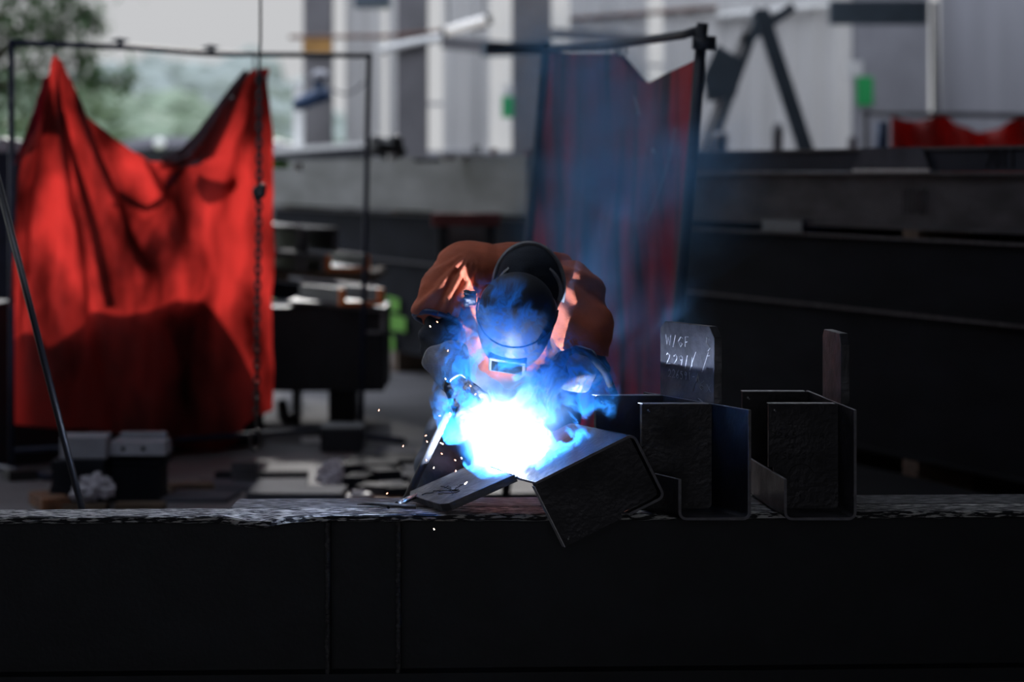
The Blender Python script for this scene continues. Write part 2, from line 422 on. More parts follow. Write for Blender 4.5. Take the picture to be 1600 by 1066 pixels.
for i, (px, Y, r, h, m, lab) in enumerate(specs):
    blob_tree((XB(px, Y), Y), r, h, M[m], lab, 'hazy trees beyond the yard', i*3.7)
# leafy tree, top left
TY = 36
t = thing('leafy_tree', 'dark green leafy tree hanging into the sky at upper left', 'tree', (XB(-130, TY), TY, 0))
bm = bmesh.new()
cl = [(20, 20, .55), (70, 30, .5), (110, 10, .42), (-20, 90, .6), (40, 110, .5), (100, 60, .35), (130, 90, .25), (0, -30, .7), (90, -40, .6), (60, 150, .38), (150, 130, .2), (190, 125, .22), (110, 130, .3), (10, 170, .4), (150, 40, .15), (135, 25, .14), (-60, 30, .8), (-70, 150, .7)]
for px, py, r in cl:
    c = W(px, py, TY)
    for k in range(int(430*r)+30):
        d = Vector((random.gauss(0, 1), random.gauss(0, 1), random.gauss(0, 1)))*r*.6
        p = c+d; s = random.uniform(.06, .12)
        u = Vector((random.gauss(0, 1), random.gauss(0, 1), random.gauss(0, 1))).normalized(); v, x_ = frame(u)
        q = [bm.verts.new(p+u*s), bm.verts.new(p+v*s*.45), bm.verts.new(p-u*s), bm.verts.new(p-v*s*.45)]
        bm.faces.new(q)
obj('foliage', bm, M['leafd'], t)
bm = bmesh.new()
base = W(-130, 600, TY); base.z = 0
add_tube(bm, [base, W(-120, 250, TY), W(-90, 100, TY), W(-60, -40, TY)], [.25, .2, .15, .08], 10)
for q in cl: add_tube(bm, [W(-105, 180, TY), W(lerp(-105, q[0], .5), lerp(120, q[1], .6), TY+.2), W(q[0], q[1], TY)], [.07, .045, .012], 6)
obj('trunk', bm, M['bark'], t); adopt(t)

# parked car seen over the curtain
Y = 31; t = thing('parked_car', 'dark grey car parked outside, seen over the dip of the red curtain', 'car', (XB(250, Y), Y, 0))
pr = [(-2.2, .35), (-2.2, .95), (-1.9, 1.15), (-1.1, 1.3), (-.7, 1.92), (-.3, 2.02), (1.2, 2.0), (1.6, 1.9), (2.1, 1.3), (2.2, 1.1), (2.2, .35)]
cx = XB(262, Y)
bm = prism([(cx+a, Y, b) for a, b in pr], (0, 1.7, 0)); bmesh.ops.bevel(bm, geom=bm.edges[:], offset=.06, segments=2, affect='EDGES'); obj('body', bm, M['car'], t, True)
obj('window', prism([(cx+a, Y-.012, b) for a, b in [(-.95, 1.38), (-.62, 1.8), (-.25, 1.88), (.4, 1.88), (.4, 1.38)]], (0, .03, 0)), M['glass'], t)
obj('window', prism([(cx+a, Y-.012, b) for a, b in [(.48, 1.38), (.48, 1.88), (1.15, 1.86), (1.5, 1.78), (1.85, 1.38)]], (0, .03, 0)), M['glass'], t)
bm = bmesh.new(); add_ell(bm, (XB(250, Y), Y-.05, W(0, 224, Y).z), (.07, .04, .07)); obj('lamp', bm, M['white_paint'], t, True)
for a in (-1.4, 1.4): obj('wheel', tube([(cx+a, Y-.03, .34), (cx+a, Y+.2, .34)], .34, 20), M['rubber'], t, True)
adopt(t)

# ------------------------------------------------------------------ the long steel stack (runs from near right to far left)
P0 = Vector((2.276, 10.75, 0)); D0 = Vector((-3.226, 8.15, 0)).normalized(); N0 = Vector((-D0.y, D0.x, 0))  # N0 points away? fixed below
if N0.y < 0: N0 = -N0            # into the stack, away from the camera
N0 = Vector((D0.y, -D0.x, 0)); N0 = N0 if N0.x > 0 else -N0
def SP(s, n, z): return P0+D0*s+N0*n+Vector((0, 0, z))
def ibeam(s0, s1, z0, z1, m, name, label, depth=.3, tf=.016, tw=.012, n0=0, group=None, rec=.5):
    bm = bmesh.new()
    def bar(na, nb, za, zb): add_prism(bm, [SP(s0, na, za), SP(s0, nb, za), SP(s0, nb, zb), SP(s0, na, zb)], D0*(s1-s0))
    bar(n0, n0+depth, z0, z0+tf); bar(n0, n0+depth, z1-tf, z1)
    bar(n0+depth*rec, n0+depth*rec+tw, z0+tf, z1-tf)
    o = obj(name, bm, m); tag(o, label, 'steel beam', group)
    bm = bmesh.new(); add_prism(bm, [SP(s0, n0-.002, z1-.012), SP(s0, n0+.01, z1-.012), SP(s0, n0+.01, z1+.0005), SP(s0, n0-.002, z1+.0005)], D0*(s1-s0))
    obj('flange_edge', bm, M['edge_dim'], o)  # paler strip laid along the top flange edge
    return o
ibeam(-3, 12.2, .165, .87, M['stack'], 'steel_beam', 'deep dark steel beam, lowest in the long stack, resting on timber blocks', rec=.12)
ibeam(-3, 12.2, .872, 1.235, M['stack'], 'steel_beam', 'dark steel beam second from the bottom of the long stack', rec=.12)
ibeam(-3, 5.70, 1.275, 1.553, M['mill_brown'], 'steel_beam', 'brownish steel beam with marker scrawl, on dark packing blocks in the long stack', rec=.15)
ibeam(-3, 5.70, 1.556, 1.672, M['stack_grey'], 'steel_channel', 'narrow steel channel lying along the very top of the long stack', rec=.1, depth=.2)
ibeam(-3, 8.5, .0, .86, M['stack'], 'steel_beam', 'dark beam added on the floor behind the lowest beam to block the low light', depth=.25, n0=.36)  # second-row beams added as light blockers behind the gaps
ibeam(-3, 8.5, .9, 1.50, M['stack'], 'steel_beam', 'dark beam added in the second row to block light through the gaps of the stack', depth=.25, n0=.36)
# weathered grey box girder: the far left continuation of the pile
bm = bmesh.new(); add_prism(bm, [SP(5.75, -.06, 1.26), SP(5.75, .3, 1.26), SP(5.75, .3, 1.665), SP(5.75, -.06, 1.665)], D0*8.0)
bmesh.ops.bevel(bm, geom=bm.edges[:], offset=.015, segments=2, affect='EDGES')
tag(obj('box_girder', bm, M['grey_steel']), 'weathered light grey box girder on the far end of the long stack', 'girder')
for k, s in enumerate((-2.2, .9, 4.5, 8.6, 11.6)):
    for (za, zb, nm) in ((0, .163, 'lower'), (1.237, 1.273, 'upper')):
        lab = {0: 'near end', 1: 'right part', 2: 'part behind the sooty curtain', 3: 'part left of the welder', 4: 'far end'}[k]
        bm = bmesh.new(); add_prism(bm, [SP(s, .0, za), SP(s, .3, za), SP(s, .3, zb), SP(s, .0, zb)], D0*.14)
        tag(obj('packing_block', bm, M['timber']), ('timber block on the floor under the %s of the long stack' if nm == 'lower' else 'thin packing timber between beams, %s of the long stack') % lab, 'block', 'packing blocks of the steel stack')
# on screen marks: black-green packing block, light plate, marker writing
def s_at(px, n=0):   # along-stack coordinate of a pixel column
    k = (px-800)/F; q = P0+N0*n
    return (k*q.y-q.x)/(D0.x-k*D0.y)
sa, sb = s_at(1258), s_at(1196)
bm = bmesh.new(); add_prism(bm, [SP(sa, -.02, 1.237), SP(sa, .2, 1.237), SP(sa, .2, 1.30), SP(sa, -.02, 1.30)], D0*(sb-sa))
tag(obj('packing_block', bm, M['navy']), 'short dark green-black packing block between the upper beams right of the hanging curtain', 'block')
sa, sb = s_at(1455), s_at(1335)
bm = bmesh.new(); add_prism(bm, [SP(sa, -.012, 1.575), SP(sb, -.012, 1.575), SP(lerp(sb, sa, .12), -.004, 1.675), SP(lerp(sa, sb, .12), -.004, 1.675)], N0*.008)
tag(obj('steel_plate', bm, M['floor_plate']), 'lighter grey trapezoid plate leaning on the top channel of the stack', 'plate')
bm = bmesh.new(); add_prism(bm, [SP(sa, -.012, 1.552), SP(sa, .05, 1.552), SP(sa, .05, 1.57), SP(sa, -.012, 1.57)], D0*(sb-sa))
tag(obj('steel_strip', bm, M['bright_edge']), 'pale strip under the trapezoid plate on the long stack', 'strip')
def on_stack(text, px, z, wch, h, parent_name, r=.004, n=-.003):
    s0 = s_at(px)
    ps = text_paths(text, 0, 0, wch, h)
    return strokes(ps, lambda a, b: SP(s0-a, n, z+b), r)
for o in list(COL.objects):
    if o.name == 'steel_channel':
        c_ = obj('marker_writing', on_stack('2011', 1535, 1.57, .055, .09, '', n=.015), M['grease'], o)
    if o.name == 'steel_beam.002':
        c_ = obj('marker_writing', on_stack('111102', 1400, 1.35, .035, .12, '', r=.003, n=.03), M['grease'], o)
    if o.name == 'steel_beam':
        for (x0, x1, y0, y1) in ((604, 624, 462, 484), (603, 634, 489, 514), (604, 617, 522, 546)):
            sa, sb = s_at(x0), s_at(x1); za = W(0, y1, SP(sa, 0, 0).y).z; zb = W(0, y0, SP(sa, 0, 0).y).z
            bm = bmesh.new(); add_prism(bm, [SP(sb, -.003, za), SP(sa, -.003, za), SP(sa, -.003, zb), SP(sb, -.003, lerp(za, zb, .9))], N0*.003)
            c_ = obj('spray_mark', bm, M['green_paint'], o)
bm = bmesh.new(); add_prism(bm, [SP(-2.6, -1.2, .0), SP(-2.6, -.10, .0), SP(-2.6, -.10, .11), SP(-2.6, -1.2, .11)], D0*5.3)  # plate added over the floor to stand for its shade
tag(obj('steel_plate', bm, M['stack']), 'broad dark plate added to darken the floor between the foreground girder and the long stack', 'plate')
# bags and bits on the far beams
bm = bmesh.new()
c0 = W(604, 232, 17.6)
add_ell(bm, c0+Vector((0, 0, 0)), (.13, .12, .07)); add_ell(bm, c0+Vector((-.05, 0, .05)), (.07, .08, .05)); add_ell(bm, c0+Vector((.06, 0, .045)), (.07, .08, .055)); add_ell(bm, c0+Vector((.03, 0, -.02)), (.12, .1, .06))
me = remesh(bm, .012, 3, lambda p, n: .012*noise.noise(p*14))
o = link('tool_bag', me, M['rubber'], None, True); tag(o, 'black lumpy bag lying on the grey girder next to the frame post', 'bag')
for i, (px, py, wd, hh, m, nm, lab) in enumerate(((700, 243, 30, 8, 'white_paint', 'paint_tin', 'low white tin on the grey girder nearest the column'), (740, 242, 40, 9, 'white_paint', 'white_tray', 'long white tray lying on top of the grey girder'),
        (783, 243, 34, 8, 'white_paint', 'white_tray', 'white tray at the right end of the clutter on the girder'), (745, 228, 12, 22, 'column', 'clamp', 'dark upright clamp standing on the grey girder'),
        (772, 232, 9, 20, 'pink_paint', 'clamp', 'small reddish clamp standing on the grey girder'), (668, 248, 40, 6, 'floor_plate', 'flat_bar', 'pale flat bar on the grey girder behind the bag'),
        (828, 236, 16, 18, 'pink_paint', 'red_tin', 'small pinkish red tin just left of the hanging curtain frame'))):
    Yy = 17.2; a = W(px-wd/2, py+hh, Yy); b = W(px+wd/2, py, Yy)
    n0 = a.y
    tt = thing(nm, lab, nm.split('_')[-1], (a.x, Yy, a.z))
    if 'tin' in nm:
        c = (a+b)/2; bm = tube([(c.x, Yy, a.z), (c.x, Yy, b.z)], (b.x-a.x)/2, 14); obj('can', bm, M[m], tt, False)
        obj('rim', tube([(c.x, Yy, b.z), (c.x, Yy, b.z+.008)], (b.x-a.x)/2*1.04, 14), M['grey_steel'], tt)
    elif 'clamp' in nm:
        obj('jaw', box((a.x, Yy, a.z), (a.x+.02, Yy+.02, b.z)), M[m], tt); obj('jaw', box((a.x, Yy, b.z-.015), (b.x, Yy+.02, b.z)), M[m], tt)
        obj('screw', tube([(b.x-.01, Yy+.01, a.z+.01), (b.x-.01, Yy+.01, b.z)], .007, 8), M['chrome'], tt)
    else:
        obj('base', box((a.x, Yy-.05, a.z), (b.x, Yy+.1, lerp(a.z, b.z, .4))), M[m], tt)
        obj('rim', box((a.x-.005, Yy-.055, lerp(a.z, b.z, .4)), (b.x+.005, Yy-.04, b.z)), M[m], tt)
    adopt(tt)

# bright topped beam in the opening, beyond the frame
bm = span(W(300, 246, 24.2), W(574, 226, 23.6), .3, .05, 0)
tag(obj('steel_plank', bm, M['white_paint']), 'white topped long plank under the bright opening, seen through the frame', 'plank')
bm = span(W(300, 262, 24.2), W(574, 243, 23.6), .3, .16, 0)
tag(obj('steel_beam', bm, M['dark_paint']), 'dark beam carrying the white plank under the opening', 'beam')
t = thing('trestle', 'dark trestle under the white plank', 'trestle', (XB(440, 23), 23, 0))
for px in (330, 548):
    a = W(px, lerp(264, 248, (px-300)/274), 23.9); obj('leg', box((a.x-.04, 23.8, 0), (a.x+.04, 23.95, a.z-.02)), M['dark_paint'], t)
adopt(t)
for px, py, m, lab in ((466, 262, 'white_paint', 'pale roundish tin on the grey girder, seen through the frame'), (613, 246, 'white_paint', 'pale tin directly below the black bag'), (436, 258, 'green_paint', 'yellow-green tin beside the curtain edge')):
    c = W(px, py+5, 17.0); tt = thing('paint_tin', lab, 'tin', c)
    obj('can', tube([c, c+Vector((0, 0, .05))], .035 if m == 'white_paint' else .07, 14), M[m], tt); obj('rim', tube([c+Vector((0, 0, .05)), c+Vector((0, 0, .056))], .037, 14), M['grey_steel'], tt); adopt(tt)

# red stand
Y = 16.2
t = thing('work_stand', 'faded red steel stand left of the welder, under the grey girder', 'stand', (XB(728, Y), Y, 0))
a = W(674, 354, Y); b = W(782, 333, Y)
obj('crossbar', box((a.x, Y, a.z), (b.x, Y+.15, b.z), None, .01), M['pink_paint'], t)
for px in (692, 765):
    c = XB(px, Y); obj('leg', box((c-.035, Y+.02, 0), (c+.035, Y+.12, a.z), None, .006), M['dark_paint'], t)
obj('foot', box((XB(680, Y), Y-.1, 0), (XB(704, Y), Y+.3, .03)), M['dark_paint'], t); obj('foot', box((XB(753, Y), Y-.1, 0), (XB(777, Y), Y+.3, .03)), M['dark_paint'], t)
adopt(t)
# pale panel standing in for the light gap behind the stand legs
bm = box((XB(700, 16.7), 16.7, W(0, 400, 16.7).z-.8), (XB(760, 16.7), 16.73, W(0, 356, 16.7).z))
tag(obj('light_gap_panel', bm, M['grey_steel']), 'pale grey panel standing in for the light gap behind the legs of the red stand', 'sheet')

# ------------------------------------------------------------------ channels with orange ends, pale channel, dark box girder (behind the frame, left of centre)
def uchannel(px0, px1, py0, py1, Y, L, m, name, label, endm=None, skew=-.3, up=True, t=.028):
    """a U section pointing at the viewer, extruded backwards (and to the left)"""
    a = W(px0, py1, Y); b = W(px1, py0, Y); tt = thing(name, label, 'steel channel', (a.x, Y, a.z))
    def U(y, dt):
        x0, x1, z0, z1 = a.x-dt, b.x+dt, a.z-dt, b.z+dt
        return [Vector(q) for q in ([(x0, y, z1), (x0, y, z0), (x1, y, z0), (x1, y, z1), (x1-t, y, z1), (x1-t, y, z0+t), (x0+t, y, z0+t), (x0+t, y, z1)] if up else
                [(x0, y, z0), (x0, y, z1), (x1, y, z1), (x1, y, z0), (x1-t, y, z0), (x1-t, y, z1-t), (x0+t, y, z1-t), (x0+t, y, z0)])]
    obj('section', prism(U(Y+.03, 0), (skew, L, 0)), m, tt)
    if endm: obj('painted_end', prism(U(Y, .001), (skew*.03/L, .03, 0)), endm, tt)
    adopt(tt)
uchannel(511, 578, 399, 424, 15.8, .9, M['grey_steel'], 'steel_channel', 'upper of the two channels with orange painted ends, standing behind the curtain frame post', M['orange_paint'])
uchannel(533, 600, 451, 478, 14.55, .55, M['grey_steel'], 'steel_channel', 'lower of the two channels with orange painted ends, lying on the dark box', M['orange_paint'])
uchannel(422, 470, 352, 392, 15.9, .9, M['grey_steel'], 'steel_channel', 'grey channel at the top of the pile beside the curtain edge', None, -.3, False)
uchannel(474, 528, 356, 394, 15.9, .9, M['mill_brown'], 'steel_channel', 'brownish channel right of the grey one at the top of the pile', None, -.3, False)
uchannel(420, 468, 396, 424, 15.8, .9, M['grey_steel'], 'steel_channel', 'grey channel just under the topmost channels of the pile', None, -.3, False)
uchannel(472, 507, 398, 424, 15.8, .9, M['grey_steel'], 'steel_channel', 'pale channel directly left of the upper orange-ended channel', None, -.3, False)
bm = box((XB(300, 15.8), 15.75, W(0, 440, 15.75).z), (XB(590, 15.8), 16.75, W(0, 426, 15.75).z)); tag(obj('timber_plank', bm, M['timber']), 'plank under the channel with the upper orange end', 'plank')
bm = prism([W(470, 434, 15.4), W(590, 446, 15.4), W(590, 450, 15.4), W(470, 439, 15.4)], (-.1, .25, 0)); tag(obj('flat_bar', bm, M['bright_edge']), 'pale flat bar resting just above the lower orange-ended channel', 'bar')
bm = prism([W(418, 440, 15.5), W(528, 450, 15.5), W(528, 474, 15.5), W(418, 466, 15.5)], (-.1, .2, 0)); tag(obj('steel_block', bm, M['mill']), 'dark block of steel beside the lower orange-ended channel', 'block')
# dark box girder that also stands behind the red curtain
t = thing('box_girder', 'large dark box girder behind the red curtain frame, raised on blocks', 'girder', (XB(400, 14.7), 14.7, 0))
a = W(250, 612, 14.7); b = W(600, 480, 14.7)
xl = -2.85
obj('shell', box((xl, 14.7, a.z), (b.x, 15.5, b.z), None, .01), M['dark_paint'], t)
bm = bmesh.new(); add_prism(bm, [W(450, 470, 14.66), W(500, 472, 14.66), W(560, 477, 14.66), W(602, 480, 14.66), W(602, 486, 14.66), W(560, 485, 14.66), W(500, 479, 14.66), W(450, 476, 14.66)], (0, .5, 0))
obj('top_plate', bm, M['grey_steel'], t)
bm = bmesh.new()
for q in ((567, 482, 600, 487), (595, 487, 601, 520), (567, 517, 600, 521)):
    p0, p1 = W(q[0], q[3], 14.68), W(q[2], q[1], 14.68); add_box(bm, (p0.x, 14.67, p0.z), (p1.x, 14.70, p1.z))
obj('end_flange', bm, M['bright_edge'], t)
adopt(t)
for (x0, x1, y0, y1, Yq, lab) in ((513, 556, 612, 670, 15.0, 'dark block under the box girder, the taller one behind the frame post'),
                             (456, 466, 612, 655, 15.1, 'thin dark leg under the box girder near the curtain edge')):
    a = W(x0, y1, Yq); b = W(x1, y0, Yq)
    tag(obj('support_block', box((a.x, Yq, 0), (b.x, Yq+.3, b.z), None, .006), M['dark_paint']), lab, 'block', 'supports of the box girder')
a = W(500, 712, 13.4); b = W(566, 668, 13.4)
tag(obj('counterweight', box((a.x, 13.4, 0), (b.x, 13.7, b.z), None, .01), M['dark_paint']), 'dark weight on the floor holding down the foot of the curtain frame', 'weight')
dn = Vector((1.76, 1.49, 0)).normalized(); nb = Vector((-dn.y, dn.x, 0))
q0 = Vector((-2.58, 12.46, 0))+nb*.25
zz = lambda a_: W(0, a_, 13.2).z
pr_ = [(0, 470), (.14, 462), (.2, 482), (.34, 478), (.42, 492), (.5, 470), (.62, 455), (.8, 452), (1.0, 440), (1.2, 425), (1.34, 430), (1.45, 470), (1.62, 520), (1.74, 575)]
bm = prism([q0+dn*a_+Vector((0, 0, zz(b_))) for a_, b_ in pr_]+[q0+dn*1.74, q0], nb*.5)  # blocker added unseen; its outline sets where the curtain darkens
tag(obj('shade_blocker', bm, M['dark_paint']), 'dark crate added unseen behind the red curtain to shade its lower half', 'blocker')
# hunched hook shape under the girder
bm = tube([W(440, 625, 14.9), W(443, 650, 14.9), W(455, 660, 14.9), W(468, 655, 14.9)], [.03, .04, .05, .03], 10)
tag(obj('hose_end', bm, M['rubber'], None, True), 'dark curved hose end on the floor under the box girder', 'hose')

# ------------------------------------------------------------------ red welding curtain, left
A2 = Vector((-2.58, 12.46)); B2 = Vector((-.82, 13.95)); dAB = B2-A2
def on_screen1(px, py, off=0):
    k = (px-800)/F; s = (k*A2.y-A2.x)/(dAB.x-k*dAB.y); Y = A2.y+s*dAB.y
    p = W(px, py, Y); nrm = Vector((dAB.y, -dAB.x, 0)).normalized()
    return p+nrm*off
t = thing('pipe_stand', 'navy tube frame that carries the big red welding curtain', 'frame', (A2.x, A2.y, 0))
TL, TR = on_screen1(18, 66), on_screen1(577, 87)
BL = Vector((TL.x, TL.y, 0)); BR = on_screen1(564, 690); BR.z = 0.02
r = .016
obj('top_rail', tube([TL, on_screen1(200, 74), on_screen1(330, 84), TR], r), M['navy'], t, True)
obj('post', tube([TL+Vector((0, 0, r)), BL], r), M['navy'], t, True)
obj('post', tube([TR+Vector((0, 0, r)), BR], r), M['navy'], t, True)
obj('lower_rail', tube([on_screen1(18, 705), on_screen1(566, 667)], r), M['navy'], t, True)
for p in (BL, BR):
    nrm = Vector((dAB.y, -dAB.x, 0)).normalized(); obj('foot', tube([p-nrm*.4+Vector((0, 0, .02)), p+nrm*.4+Vector((0, 0, .02))], .02), M['navy'], t, True)
for px, lean in ((188, 1), (330, 1)):
    c = on_screen1(px, interp([(18, 66), (200, 74), (330, 84), (577, 87)], px)); 
    obj('wing_clamp', prism([c+Vector((-.06, 0, .035)), c+Vector((-.01, 0, .05)), c+Vector((.05, 0, .04)), c+Vector((.012, 0, .025)), c+Vector((.01, 0, -.01)), c+Vector((-.012, 0, -.01)), c+Vector((-.012, 0, .025))], (0, .02, 0)), M['navy'], t)
adopt(t)

top1 = [(15, 400), (18, 330), (24, 285), (34, 238), (50, 200), (64, 160), (74, 115), (85, 84), (96, 98), (112, 135), (140, 178), (170, 213), (200, 238), (235, 252), (275, 254), (300, 247), (322, 222), (350, 178), (375, 135), (394, 108), (420, 106)]
bot1 = [(10, 662), (60, 668), (130, 672), (200, 680), (250, 690), (300, 702), (345, 706), (368, 695), (382, 664), (400, 650), (420, 640)]
t = thing('welding_curtain', 'big red canvas welding curtain sagging between two tied corners', 'curtain', (A2.x, A2.y, .6))
bm = bmesh.new(); NU, NV = 150, 90; g = []
for i in range(NU+1):
    px = lerp(15, 420, i/NU); y0 = interp(top1, px); y1 = interp(bot1, px); row = []
    for j in range(NV+1):
        v = j/NV; py = lerp(y0, y1, v)
        # folds radiate from the two hanging corners
        aL = math.atan2(px-85, py-60); aR = math.atan2(410-px, py-90)
        dL = math.hypot(px-85, py-84); dR = math.hypot(410-px, py-105)
        f = 0
        f += .055*math.sin(aL*24+.5)*min(1, dL/90)*max(0, 1-max(0, px-210)/120)*max(.35, 1-max(0, py-520)/300)
        f += .012*math.sin(aL*51+2)*min(1, dL/90)*max(0, 1-max(0, px-210)/120)
        f += .045*math.sin(aR*15+2.4)*min(1, dR/90)*max(0, 1-max(0, 300-px)/130)
        # swag rings under the dip
        cen = math.hypot((px-262)/1.15, (py-160)); wgt = math.exp(-((px-270)/95)**2)*(1 if py > 250 else .5)
        f += .035*math.sin(cen/21.0+.8)*wgt*math.exp(-max(0, py-400)/260)
        f += .03*math.sin(cen/38+1.2)*wgt
        f += .02*noise.noise(Vector((px/60, py/90, 3.1)))+.012*noise.noise(Vector((px/22, py/40, 8)))
        f += .05*math.exp(-((py-y0)/16)**2)*math.exp(-((px-250)/80)**2)
        row.append(bm.verts.new(on_screen1(px, py, f)))
    g.append(row)
for i in range(NU):
    for j in range(NV): bm.faces.new((g[i][j], g[i+1][j], g[i+1][j+1], g[i][j+1]))
cu = obj('canvas', bm, M['curtain'], t, True)
so = cu.modifiers.new('s', 'SOLIDIFY'); so.thickness = .0015
# folded over back flap of the sagging hem
bm = bmesh.new(); rows = []
for px, ya, yb in ((262, 246, 262), (290, 232, 262), (315, 206, 258), (340, 172, 240), (365, 138, 190), (386, 112, 135), (394, 106, 112)):
    rows.append([bm.verts.new(on_screen1(px, lerp(ya, yb, q/4), -.05-.02*math.sin(q))) for q in range(5)])
for a, b in zip(rows, rows[1:]):
    for q in range(4): bm.faces.new((a[q], b[q], b[q+1], a[q+1]))
fl = obj('back_flap', bm, mat('grey_maroon_canvas', (.16, .10, .11), .8, var=.3), t, True); fl['label'] = 'greyish back side of the folded hem'
fl.modifiers.new('s', 'SOLIDIFY').thickness = .0015
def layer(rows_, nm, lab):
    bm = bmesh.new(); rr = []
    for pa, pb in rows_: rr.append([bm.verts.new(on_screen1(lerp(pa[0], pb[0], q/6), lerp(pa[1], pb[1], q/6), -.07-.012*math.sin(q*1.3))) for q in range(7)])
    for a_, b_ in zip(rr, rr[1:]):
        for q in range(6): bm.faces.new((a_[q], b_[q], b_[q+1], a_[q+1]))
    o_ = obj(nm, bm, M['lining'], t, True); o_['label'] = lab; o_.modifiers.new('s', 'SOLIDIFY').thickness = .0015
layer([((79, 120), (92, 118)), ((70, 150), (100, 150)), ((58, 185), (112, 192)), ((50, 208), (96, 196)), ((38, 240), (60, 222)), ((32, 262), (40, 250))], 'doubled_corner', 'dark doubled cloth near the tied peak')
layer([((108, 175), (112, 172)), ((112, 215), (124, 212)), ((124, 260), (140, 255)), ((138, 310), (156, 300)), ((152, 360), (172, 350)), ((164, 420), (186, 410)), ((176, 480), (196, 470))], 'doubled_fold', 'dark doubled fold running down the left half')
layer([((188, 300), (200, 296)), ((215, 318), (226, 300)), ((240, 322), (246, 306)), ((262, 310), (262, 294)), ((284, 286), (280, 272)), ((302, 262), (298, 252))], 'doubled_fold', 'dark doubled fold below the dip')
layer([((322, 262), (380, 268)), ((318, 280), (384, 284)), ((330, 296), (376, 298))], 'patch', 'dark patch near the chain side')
bm = bmesh.new()
for px, py in ((413, 122), (357, 152), (396, 110)):
    c = on_screen1(px, py, .03); obj('eyelet', tube([c+Vector((0, -.006, 0)), c+Vector((0, .006, 0))], .009, 10), M['chrome'], t)
obj('tie_cord', tube([on_screen1(85, 86), on_screen1(86, 69)], .005, 6), M['black_rod'], t)
obj('tie_cord', tube([on_screen1(397, 108), on_screen1(396, 88)], .005, 6), M['chrome'], t)
adopt(t)

# hanging sling: thin wire above, chain below, hook at the end
YC = 11.0
t = thing('hanging_chain', 'thin wire with a dark chain and open hook hanging in front of the red curtain', 'chain', W(402, 700, YC))
obj('wire', tube([W(407, -60, YC), W(407, 60, YC), W(405, 108, YC), W(405, 130, YC)], .006, 8), M['black_rod'], t, True)
def link_bm(bm, c, ang, w_=.012, h_=.026, r=.0055):
    pts = []
    for k in range(15):
        a = 2*math.pi*k/14; pts.append(c+Vector((math.cos(a)*w_*math.cos(ang), math.cos(a)*w_*math.sin(ang), math.sin(a)*h_)))
    add_tube(bm, pts, r, 6, False)
bm = bmesh.new(); z = W(0, 125, YC).z; zb = W(0, 668, YC).z; k = 0
while z > zb:
    py = HZ+(CAMZ-z)/YC*F
    link_bm(bm, Vector((W(interp([(120, 405), (300, 405), (500, 402), (680, 401)], py), 0, YC).x, YC, z)), (k % 2)*math.pi/2+.4)
    z -= .036; k += 1
obj('chain', bm, M['chain'], t, True)
c = W(405, 300, YC); bm = bmesh.new(); add_ell(bm, c, (.032, .03, .034)); add_ell(bm, c+Vector((.014, 0, .02)), (.02, .02, .02)); add_ell(bm, c+Vector((-.01, 0, -.025)), (.016, .018, .02))
link('knot', remesh(bm, .006, 2), M['rubber'], t, True)
hc = W(400, 688, YC)
bm = bmesh.new(); pts = [hc+Vector((math.sin(a)*.024, 0, .0+math.cos(a)*.045)) for a in [math.pi*2*q/22 for q in range(21)]]
add_tube(bm, pts, .0085, 8); obj('hook', bm, M['chain'], t, True); adopt(t)

# rod leaning at the left
tag(obj('steel_rod', tube([W(-14, 240, 8.4), W(133, 815, 7.9)], .0115, 12), M['black_rod'], None, True), 'thin black rod leaning in front of the red curtain at far left', 'rod')

# stuff beside the left post
tag(obj('steel_cabinet', box((XB(-60, 15), 15, 0), (XB(34, 15), 15.5, W(0, 238, 15).z), None, .01), M['navy']), 'dark cabinet behind the left post of the curtain frame', 'cabinet')
bm = bmesh.new(); add_ell(bm, W(4, 228, 15.1), (.07, .07, .055)); add_ell(bm, W(26, 230, 15.1), (.05, .06, .05)); me = remesh(bm, .01, 2)
o = link('plastic_bag', me, M['plastic'], None, True); tag(o, 'small white bag on top of the dark cabinet behind the frame post', 'bag')

# ------------------------------------------------------------------ floor clutter, left
def floorY(py): return CAMZ*F/(py-HZ)
def slab(name, label, cat, x0, x1, yfront, h, depth, m, rot=0, z=0, group=None, bev=.004):
    Y = floorY(yfront)
    a, b = XB(x0, Y), XB(x1, Y); c = Vector(((a+b)/2, Y+depth/2, z))
    Mx = Matrix.Translation(c) @ Matrix.Rotation(rot, 4, 'Z')
    o = obj(name, box((-(b-a)/2, -depth/2, 0), ((b-a)/2, depth/2, h), Mx, bev), m); tag(o, label, cat, group); return o
# two stacks of small plates
for k in range(9):
    jx = random.uniform(-2, 2)
    pos = 'undermost' if k == 0 else 'topmost' if k == 8 else None
    slab('flat_plate', ('%s thin plate in the dark stack nearest the leaning rod' % pos) if pos else 'thin dark plate within the stack nearest the leaning rod', 'plate', 78+jx, 162+jx, 792, .019, .28, M['mill'], 0, .024*k, 'plates in the stack by the rod')
o = slab('steel_block', 'grey block with a sloping top, on the plate stack by the rod', 'block', 92, 164, 790, .10, .22, M['casting'], .05, .216)
for k in range(7):
    pos = 'undermost' if k == 0 else 'topmost' if k == 6 else None
    slab('flat_plate', ('%s plate in the stack carrying the two-holed casting' % pos) if pos else 'thin plate within the stack carrying the two-holed casting', 'plate', 172+random.uniform(-1, 1), 250, 786, .019, .28, M['mill'], 0, .024*k, 'plates in the stack under the casting')
t = thing('machine_casting', 'pale two-holed steel casting on the second plate stack', 'casting', (XB(214, 11.5), 11.5, .17))
Yf = floorY(786); a, b = XB(172, Yf), XB(257, Yf)
obj('body', box((a, Yf, .17), (b, Yf+.25, .225), None, .01), M['mill'], t)
